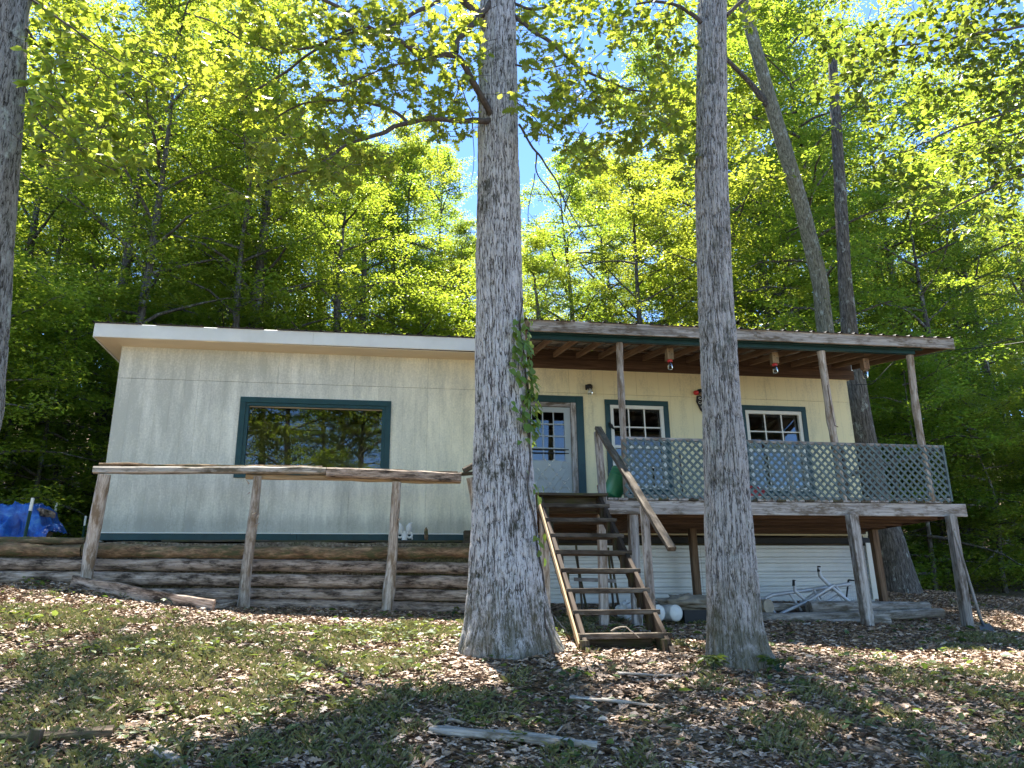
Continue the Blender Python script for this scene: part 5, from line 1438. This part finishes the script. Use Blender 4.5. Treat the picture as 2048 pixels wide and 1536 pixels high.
def lumpy(name, c, s, mat, seed=0, amp=.25, nk=2.2, n=28, parent=None):
    a = np.linspace(0, PI, n); b = np.linspace(0, 2 * PI, n * 2, endpoint=False)
    A, B = np.meshgrid(a, b, indexing='ij'); v = np.stack([np.sin(A) * np.cos(B), np.sin(A) * np.sin(B), np.cos(A)], -1).reshape(-1, 3)
    v *= (1 + amp * fbm(v * nk + seed, 4))[:, None]; v = v * np.array(s)
    m, k = n, n * 2
    i = np.arange(m - 1)[:, None] * k; j = np.arange(k)[None, :]; q = (j + 1) % k
    f = np.stack([i + j, i + k + j, i + k + q, i + q], -1).reshape(-1, 4)
    return link(name, mesh_np(name, v, f, mat, True), parent, Matrix.Translation(V(c)))
p = at(1375, 1206, 10.9); t = lumpy('canvas_bundle', (p[0], 10.9, p[2]), (.42, .22, .12), MAT['canvas'], 4, .35, 3); tag(t, 'crumpled tan canvas bundle behind the white bucket', 'canvas')
p = at(1395, 1222, 10.4); t = thing('black_box', 'low black crate between the canvas bundle and the grey trunk', 'crate', (p[0], 10.4, g1(p[0], 10.4)))
zg = g1(p[0], 10.4)
for a, b in (((-.25, -.15, 0), (.25, .15, .02)), ((-.25, -.15, .02), (.25, -.13, .18)), ((-.25, .13, .02), (.25, .15, .18)), ((-.25, -.13, .02), (-.23, .13, .18)), ((.23, -.13, .02), (.25, .13, .18))):
    boxp('crate_side', (p[0] + a[0], 10.4 + a[1], zg + a[2]), (p[0] + b[0], 10.4 + b[1], zg + b[2]), MAT['black'], t)
p = at(1260, 1215, 10.8); t = lumpy('plastic_bag', (p[0], 10.8, g1(p[0], 10.8) + .12), (.17, .13, .14), MAT['tarp'], 9, .4, 3); t.data.materials[0] = MAT['white_plastic']; tag(t, 'crumpled pale plastic bag behind the lower stair treads', 'bag')
# easel-like frame behind the stairs
ea = thing('easel_frame', 'weathered wooden easel frame behind the open stair treads', 'easel', tuple(at(1190, 1210, 11.3)))
for q in (((1152, 1090), (1166, 1222)), ((1152, 1112), (1176, 1220)), ((1216, 1095), (1228, 1220)), ((1222, 1112), (1240, 1218))):
    a = at(*q[0], 11.3); b = at(*q[1], 11.3); b[2] = g1(b[0], 11.3) - .02
    board('leg', b, a, .03, .03, MAT['wood_dark'], ea, up=(0, 1, 0))
board('cross_bar', at(1148, 1158, 11.25), at(1232, 1162, 11.25), .03, .05, MAT['wood_grey'], ea, wob=.006)
# boards lying in front of the skirting, foundation block
t = board('loose_plank', at(1095, 1218, 11.9), at(1225, 1219, 11.9), .12, .03, MAT['wood_grey']); tag(t, 'grey plank lying against the skirting behind the stairs', 'plank')
p = at(1610, 1253, 10.2)
t = board('concrete_block', at(1603, 1252, 10.0), at(1618, 1252, 10.0), .1, .08, MAT['concrete']); tag(t, 'small grey block on the ground left of the log pile', 'block')
# shovel leaning on the right post
sh = thing('shovel', 'long handled shovel leaning on the right deck post', 'shovel', tuple(at(1972, 1262, 9.75)))
a = at(1908, 1062, 9.95); b = at(1962, 1240, 9.7)
pole('handle', b, a, .02, .017, MAT['wood_grey'], sh, 8, .02, 3, 1, .0)
mb = MB(); mb.tube([b, b + np.array([.02, -.01, -.08])], [.02, .022], 8); mb.build('socket', MAT['shovel'], sh, True)
d = np.array([.07, -.04, -.26]); s = np.array([1., 0, .25]); s /= np.linalg.norm(s); nn = np.cross(d, s); nn /= np.linalg.norm(nn)
v = []; rowsb = [(0, .085), (.35, .105), (.7, .10), (.9, .07), (1.02, .01)]
for t_, w_ in rowsb:
    for q in (-1, -.5, 0, .5, 1): v.append(b + np.array([.015, -.005, -.06]) + d * t_ + s * w_ * q + nn * (.02 * q * q))
v += [x + nn * .003 for x in v]; f = []
for i_ in range(4):
    for j_ in range(4):
        a_ = i_ * 5 + j_; f += [(a_, a_ + 1, a_ + 6, a_ + 5), (25 + a_, 25 + a_ + 5, 25 + a_ + 6, 25 + a_ + 1)]
mb = MB(); mb.add(v, f); mb.build('blade', MAT['shovel'], sh, True)

# ------------------------------------------------------------------ left end: tarp covered woodpile, steel posts
wp = thing('firewood_stack', 'stack of cut firewood showing at the left edge under the blue tarp', 'woodpile', tuple(at(20, 1070, 13.2)))
rw = random.Random(3)
for r_ in range(4):
    for c_ in range(11):
        xx = -6.9 + c_ * .165 + (r_ % 2) * .08; zz = 2.66 + .07 + r_ * .135
        if xx > -5.45 and r_ > 3: continue
        pole('split_log', (xx, 12.85 + rw.uniform(-.03, .03), zz), (xx, 13.3, zz), .07, .072, MAT['log'] if rw.random() < .6 else MAT['wood_tan'], wp, 7, .1, 4, c_ + r_ * 7, 0, .15)
# tarp: a draped sheet
tx = np.linspace(-6.5, -4.95, 110); ty = np.linspace(12.72, 13.5, 70)
TXX, TYY = np.meshgrid(tx, ty)
top = 3.29 - .10 * np.clip((TXX + 5.35) / .25, 0, 1) ** 2 * 2.2 - .3 * np.clip((TXX + 5.15) / .3, 0, 1)
edge = np.clip((TYY - 12.72) / .12, 0, 1)
z = 2.74 + (top - 2.74) * np.sqrt(edge) 
q = np.stack([TXX.ravel() * 3, TYY.ravel() * 3, z.ravel() * 2], 1)
z = z.ravel() + .05 * fbm(q, 4) + .06 * (1 - np.abs(vnoise(q * np.array([2.2, .8, 1]) + 3))) ** 5 + .03 * (1 - np.abs(vnoise(q * np.array([5, 3, 2]) + 13))) ** 4 - .05; yv = TYY.ravel() + .11 * fbm(q * 1.6 + 9, 4) * (1 - edge.ravel()) - .02
kx_ = len(tx); i = np.arange(len(ty) - 1)[:, None] * kx_; j = np.arange(kx_ - 1)[None, :]
tf = np.stack([i + j, i + j + 1, i + kx_ + j + 1, i + kx_ + j], -1).reshape(-1, 4)
t = link('tarp', mesh_np('tarp', np.stack([TXX.ravel(), yv, z], 1), tf, MAT['tarp'], True)); tag(t, 'crumpled blue tarp draped over the firewood at the left edge', 'tarp')
for (u0, v0, u1, v1), Y, wpx, lab in (((66, 996, 47, 1082), 12.3, 5, 'green steel fence post with a white tip before the blue tarp'), ((114, 1004, 100, 1085), 14.2, 3.5, 'small white tipped steel post behind the blue tarp'), ((172, 1032, 164, 1085), 13.4, 3.5, 'white tipped steel post left of the railing')):
    a = at(u0, v0, Y); b = at(u1, v1, Y); b[2] = g1(b[0], Y) - .1
    t = thing('steel_post', lab, 'fence post', tuple(b), 'steel fence posts by the woodpile')
    ww_ = px_m(wpx, a); c = a + (b - a) * .24
    board('post_shaft', b, c, ww_, ww_, MAT['tpost'], t, up=(0, 1, 0)); board('white_tip', c, a, ww_ * 1.05, ww_ * 1.05, MAT['white_paint'], t, up=(0, 1, 0))
    board('post_fin', b + np.array([0, -ww_ * .75, 0]), c + np.array([0, -ww_ * .75, 0]), ww_ * .3, ww_ * .5, MAT['tpost'], t, up=(0, 1, 0))

# animal skull on the ledge
p = at(809, 1079, 12.25); sk = thing('animal_skull', 'bleached white animal skull standing on the ledge under the wall', 'skull', tuple(p))
h = .24
v = []; 
for s in (-1, 1):
    mb = MB(); mb.tube([p + np.array([s * .055, .02, .10]), p + np.array([s * .06, .01, .14]), p + np.array([s * .065, .01, .19]), p + np.array([s * .085, .02, .24]), p + np.array([s * .115, .03, .27])], [.03, .045, .046, .028, .006], 12, noise=.12, nk=14); mb.build('skull_lobe', MAT['bone'], sk, True)
    t_ = np.linspace(0, 2 * PI, 15); mb = MB(); mb.tube([p + np.array([s * .072 + .042 * math.cos(q), 0, .07 + .042 * math.sin(q)]) for q in t_], .017, 8, False, .1, 20); mb.build('eye_socket_ring', MAT['bone'], sk, True)
    mb = MB(); mb.tube([p + np.array([s * .11, 0, .05]), p + np.array([s * .12, 0, .0])], [.014, .009], 8); mb.build('jaw_bone', MAT['bone'], sk, True)
mb = MB(); mb.tube([p + np.array([0, -.01, -.01]), p + np.array([0, -.01, .03]), p + np.array([0, 0, .09]), p + np.array([0, .01, .13])], [.045, .04, .022, .02], 12, noise=.1, nk=12); mb.build('skull_bridge', MAT['bone'], sk, True)
p = at(852, 1080, 12.25); t = lumpy('broken_branch_stub', (p[0], 12.25, p[2] + .08), (.03, .03, .1), MAT['log_top'], 5, .3, 2); tag(t, 'short broken stub of wood standing right of the skull', 'wood stub')

# ------------------------------------------------------------------ things lying in the yard
def lying(name, u0, v0, u1, v1, wd, ht, mat, lab, cat, lift=.0, wob=.012, seed=0, Y0=None):
    def hit(u, v):
        d = RC @ np.array([u - CX, -(v - CY), -FOC]); 
        for s in np.arange(3.5, 13, .02):
            p = EYE + d * (s / d[1])
            if p[2] < g1(p[0], p[1]): return p
        return EYE + d * (11 / d[1])
    a, b = hit(u0, v0), hit(u1, v1); a[2] = g1(a[0], a[1]) + ht * .3 + lift; b[2] = g1(b[0], b[1]) + ht * .3 + lift
    o = board(name, a, b, wd, ht, MAT[mat], None, wob=wob, seed=seed, ch=.012); tag(o, lab, cat); return o
a = at(133, 1180, 10.6); b = at(428, 1212, 10.2)
o = board('split_plank', (a[0], 10.75, g1(a[0], 10.75) + .06), (b[0], 10.2, g1(b[0], 10.2) + .05), .05, .19, MAT['log'], None, wob=.012, ch=.012); tag(o, 'long split plank lying in front of the log wall at the left', 'plank')
lying('rotten_plank', 862, 1466, 1195, 1500, .13, .04, 'log_pale', 'rotting grey plank lying in the front of the yard', 'plank', .02, .02)
lying('rotten_log', -20, 1488, 225, 1474, .13, .1, 'log_dark', 'half buried rotten log at the lower left corner', 'log', -.035, .03, 4)
def stub_at(u, v):
    d = RC @ np.array([u - CX, -(v - CY), -FOC])
    for s in np.arange(3.5, 13, .02):
        p = EYE + d * (s / d[1])
        if p[2] < g1(p[0], p[1]): return p
p = stub_at(62, 1496)
t = board('wood_stub', (p[0], p[1], g1(p[0], p[1]) - .05), (p[0] + .02, p[1], g1(p[0], p[1]) + .10), .06, .07, MAT['log_dark'], None, up=(0, 1, 0), wob=.01, seed=2); tag(t, 'small upright brown stub beside the half buried log', 'wood stub')
lying('wood_chunk', 305, 1505, 352, 1540, .08, .05, 'wood_post', 'pale weathered chunk of wood at the bottom left edge', 'wood', .01, .015, 5)
lying('flat_board', 1140, 1400, 1330, 1418, .08, .02, 'log_pale', 'thin grey lath half hidden in the leaves', 'lath', .01, .008, 6)
lying('flat_board', 1235, 1352, 1345, 1356, .07, .02, 'log_pale', 'short pale lath lying before the stair foot', 'lath', .01, .008, 7)
lying('cut_branch', 400, 1226, 470, 1212, .05, .05, 'wood_post', 'short cut branch lying at the foot of the second railing post', 'branch', .02, .008, 8)

sr = random.Random(12)
sticks = [((255,1218),(345,1205),.014,'bare pale stick before the long split plank'),((560,1275),(650,1265),.012,'crooked stick in the lit leaves left of the oak'),((420,1348),(480,1330),.010,'grey twig in the left of the lawn'),
 ((905,1260),(945,1345),.014,'dark root like branch left of the oak base'),((1085,1215),(1150,1285),.013,'peeled pink stick leaning beside the oak'),((985,1345),(1030,1362),.010,'short pale stick below the oak'),
 ((1130,1455),(1100,1500),.008,'thin twig crossing near the rotting plank'),((1010,1432),(1075,1420),.009,'tan stick in the middle of the lawn'),((520,1345),(560,1372),.012,'short pale stick in the sunny patch of the lawn'),
 ((1440,1400),(1465,1365),.008,'upright bent twig right of the grey trunk base'),((890,1448),(965,1458),.013,'dark crooked stick behind the rotting plank'),((1905,1270),(1990,1280),.010,'twig lying under the shovel'),
 ((1195,1258),(1240,1275),.008,'curled vine stem on the bottom tread')]
def ghit(u, v):
    d = RC @ np.array([u - CX, -(v - CY), -FOC])
    for s in np.arange(3.5, 13, .02):
        p = EYE + d * (s / d[1])
        if p[2] < g1(p[0], p[1]): return p
    return EYE + d * (11 / d[1])
for (q0, q1, r, lab) in sticks:
    a, b = ghit(*q0), ghit(*q1); m_ = (a + b) / 2 + np.array([0, 0, .03]) + np.array([sr.uniform(-.03, .03), sr.uniform(-.05, .05), 0])
    a[2] += r; b[2] += r * .8
    if 'vine stem' in lab:
        a, b = np.array([2.2, 7.5, 1.40]), np.array([2.45, 7.42, 1.33]); m_ = np.array([2.33, 7.45, 1.45])
    mb = MB(); P = resample([a, (a * .6 + m_ * .4) + np.array([0, 0, .015]), m_, b], .05); P += .012 * np.stack([vnoise(P * 9), vnoise(P * 9 + 40), vnoise(P * 9 + 80)], 1)
    mb.tube(P, np.linspace(r, r * .5, len(P)), 6, True, .15, 20); o = mb.build('stick', MAT['dry_twig'], None, True); tag(o, lab, 'stick', 'sticks lying about the yard')

# ------------------------------------------------------------------ leaf litter, grass and weeds
lr = np.random.default_rng(31)
def scatter(n, x0, x1, y0, y1, keep=None):
    # denser close to the camera side, spread over the part of the yard in view
    x = lr.uniform(x0, x1, n); y = lr.uniform(y0, y1, n)
    k = (x > -.46 * y - .8) & (x < .92 * y + .8) & ~((y > 11.2) & (x < 2.0) & (y < 16.7)) & ~((y > 12.4) & (x < 8.5) & (y < 16.8))
    if keep is not None: k &= keep(x, y)
    x, y = x[k], y[k]; return x, y, G(x, y)
def patch(x, y, s, off): return vnoise(np.stack([x * s + off, y * s, x * 0 + off], 1))
x, y, z = scatter(330000, -6, 15, 4.2, 15)
n = len(x); rot = leaf_rot(n, lr, .24, None, 0)
sz = .028 + .065 * lr.random(n) ** 2.4
leaf4 = (np.array([(-.5,0,0),(-.1,.3,.12),(.5,.05,.02),(-.05,-.3,.10),(0,0,0)]), np.array([(0,4,1),(1,4,2),(2,4,3),(3,4,0)]))
o = link('leaf_litter', leaf_mesh('leaf_litter', leaf4, np.stack([x, y, z + .012 + .012 * lr.random(n)], 1), rot, sz, MAT['litter'])); o['kind'] = 'stuff'
x, y, z = scatter(260000, -6, 14, 4.2, 12, lambda x, y: (patch(x, y, .55, 3) + .9 * patch(x, y, 2.6, 8) + .5 * patch(x, y, 7, 18) + .12 - np.where(x < 1, .16, .05) + np.where((x < 1) & (y > 9.3), -.7, 0) + np.where((x > 3.3) & (y > 7), -.6, 0) > .12) & (y < 10.8))
n = len(x); a = lr.uniform(0, 2 * PI, n); L_g = lr.uniform(.035, .10, n); wg = .0026
tip = np.stack([np.cos(a), np.sin(a), np.zeros(n)], 1) * (L_g * lr.uniform(.3, 1.0, n))[:, None]
base = np.stack([x, y, z], 1); side = np.stack([-np.sin(a), np.cos(a), np.zeros(n)], 1) * wg
v = np.stack([base - side, base + side, base + tip * .45 + side * .7 + np.array([0, 0, 1]) * (L_g * .6)[:, None], base + tip + np.array([0, 0, 1]) * (L_g * .75)[:, None]], 1).reshape(-1, 3)
f = (np.array([(0, 1, 2), (0, 2, 3)])[None] + (np.arange(n) * 4)[:, None, None]).reshape(-1, 3)
o = link('grass', mesh_np('grass', v, f, MAT['grass'])); o['kind'] = 'stuff'
# low broad weeds: rosettes
x, y, z = scatter(5200, -6, 14, 4.2, 12.5, lambda x, y: patch(x, y, .8, 20) + .5 * patch(x, y, 3, 5) + np.where((x < 1) & (y > 9.3), -.35, 0) + np.where((x > 3.3) & (y > 7), -.3, 0) + np.where(y < 6.5, .12, 0) > .32)
pos = []; 
k_ = 5; n = len(x); ci = np.repeat(np.arange(n), k_); pos = np.stack([x[ci], y[ci], z[ci] + .03 + .05 * lr.random(n * k_)], 1) + lr.normal(0, .03, (n * k_, 3)) * np.array([1, 1, .2])
o = link('weeds', leaf_mesh('weeds', OVATE, pos, leaf_rot(n * k_, lr, .3, None, -.15), lr.uniform(.025, .085, n * k_), MAT['leaf_ground'])); o['kind'] = 'stuff'
# big dead oak leaves and fallen green leaves lying loose on top
x, y, z = scatter(3000, -6, 13, 4.2, 10); n = len(x)
o = link('dead_oak_leaves', leaf_mesh('dead_oak_leaves', OAK, np.stack([x, y, z + .03], 1), leaf_rot(n, lr, .45, None, -.1), lr.uniform(.05, .10, n), MAT['litter'])); o['kind'] = 'stuff'
x, y, z = scatter(1500, -6, 13, 4.2, 11); n = len(x)
o = link('fallen_green_leaves', leaf_mesh('fallen_green_leaves', OVATE, np.stack([x, y, z + .035], 1), leaf_rot(n, lr, .35, None, -.1), lr.uniform(.06, .13, n), MAT['leaf_ground'])); o['kind'] = 'stuff'
# twigs
mb = MB(); x, y, z = scatter(1100, -6, 14, 4.2, 12)
for a_, b_, c_ in zip(x, y, z):
    t_ = lr.uniform(0, 2 * PI); l_ = lr.uniform(.06, .3); p0 = np.array([a_, b_, c_ + .02]); p1 = p0 + np.array([math.cos(t_) * l_, math.sin(t_) * l_, 0]); p1[2] = c_ + .02 + lr.uniform(-.01, .03)
    mb.tube([p0, (p0 + p1) / 2 + lr.normal(0, .01, 3), p1], [.004, .003, .002], 3, False)
o = mb.build('twig_litter', MAT['dry_twig']); o['kind'] = 'stuff'

# low plants one can pick out
def sprout(name, u, v, n, s, lab, tm=OVATE, hgt=.12, Y=None):
    p = ghit(u, v) if Y is None else at(u, v, Y)
    if Y is not None: p[2] = g1(p[0], Y)
    t = thing(name, lab, 'plant', tuple(p))
    rg = np.random.default_rng(int(u) + int(v)); mb = MB(); pos, dr = [], []
    for k in range(n):
        a_ = rg.uniform(0, 2 * PI); q = p + np.array([math.cos(a_) * rg.uniform(.02, .12), math.sin(a_) * rg.uniform(.02, .12), hgt * rg.uniform(.5, 1.2)])
        mb.tube([p, (p + q) / 2 + np.array([0, 0, .02]), q], .003, 4, False); 
        for _ in range(3): pos.append(q); a2 = a_ + rg.normal(0, .9); dr.append((math.cos(a2), math.sin(a2), rg.normal(-.1, .2)))
    mb.build('stem', MAT['tpost'], t)
    link('leaves', leaf_mesh('leaves', tm, np.array(pos), leaf_rot(len(pos), rg, .35, dr), s * rg.uniform(.7, 1.2, len(pos)), MAT['leaf_ground']), t)
for a in (('weed', 905, 1235, 5, .08, 'bright yellow green seedling just left of the oak base'), ('weed', 955, 1220, 4, .07, 'small sprout growing on the left flank of the oak base', ), ('weed', 1430, 1345, 12, .09, 'leafy weeds at the foot of the grey trunk'),
          ('weed', 1560, 1350, 14, .09, 'patch of broad leaved weeds right of the grey trunk'), ('weed', 1390, 1215, 7, .08, 'green fern like plant beside the white bucket'), ('weed', 285, 1315, 6, .09, 'dark green weed at the left in front of the log wall'),
          ('weed', 1180, 1345, 3, .07, 'single yellow leaf plant below the stairs'), ('weed', 350, 1215, 6, .06, 'small bright weeds in front of the split plank'), ('weed', 1870, 1235, 6, .08, 'small green plant at the right end of the log pile'),
          ('weed', 50, 1260, 5, .09, 'broad yellow green weed at the left edge of the yard')):
    sprout(*a)

# overhead cable at the right of the porch
a = at(1905, 700, 12.5); b = at(2150, 668, 9.5); c0 = at(1690, 757, YW + .2)
cb = MB(); P = [at(1700, 770, 13.2), at(1745, 768, 12.9), at(1790, 720, 12.6), a, (a + b) / 2 + np.array([0, 0, -.03]), b]; cb.tube(resample(P, .2), .008, 5); o = cb.build('power_cable', MAT['black'], None, True); tag(o, 'thin black cable running off to the right of the porch roof', 'cable')
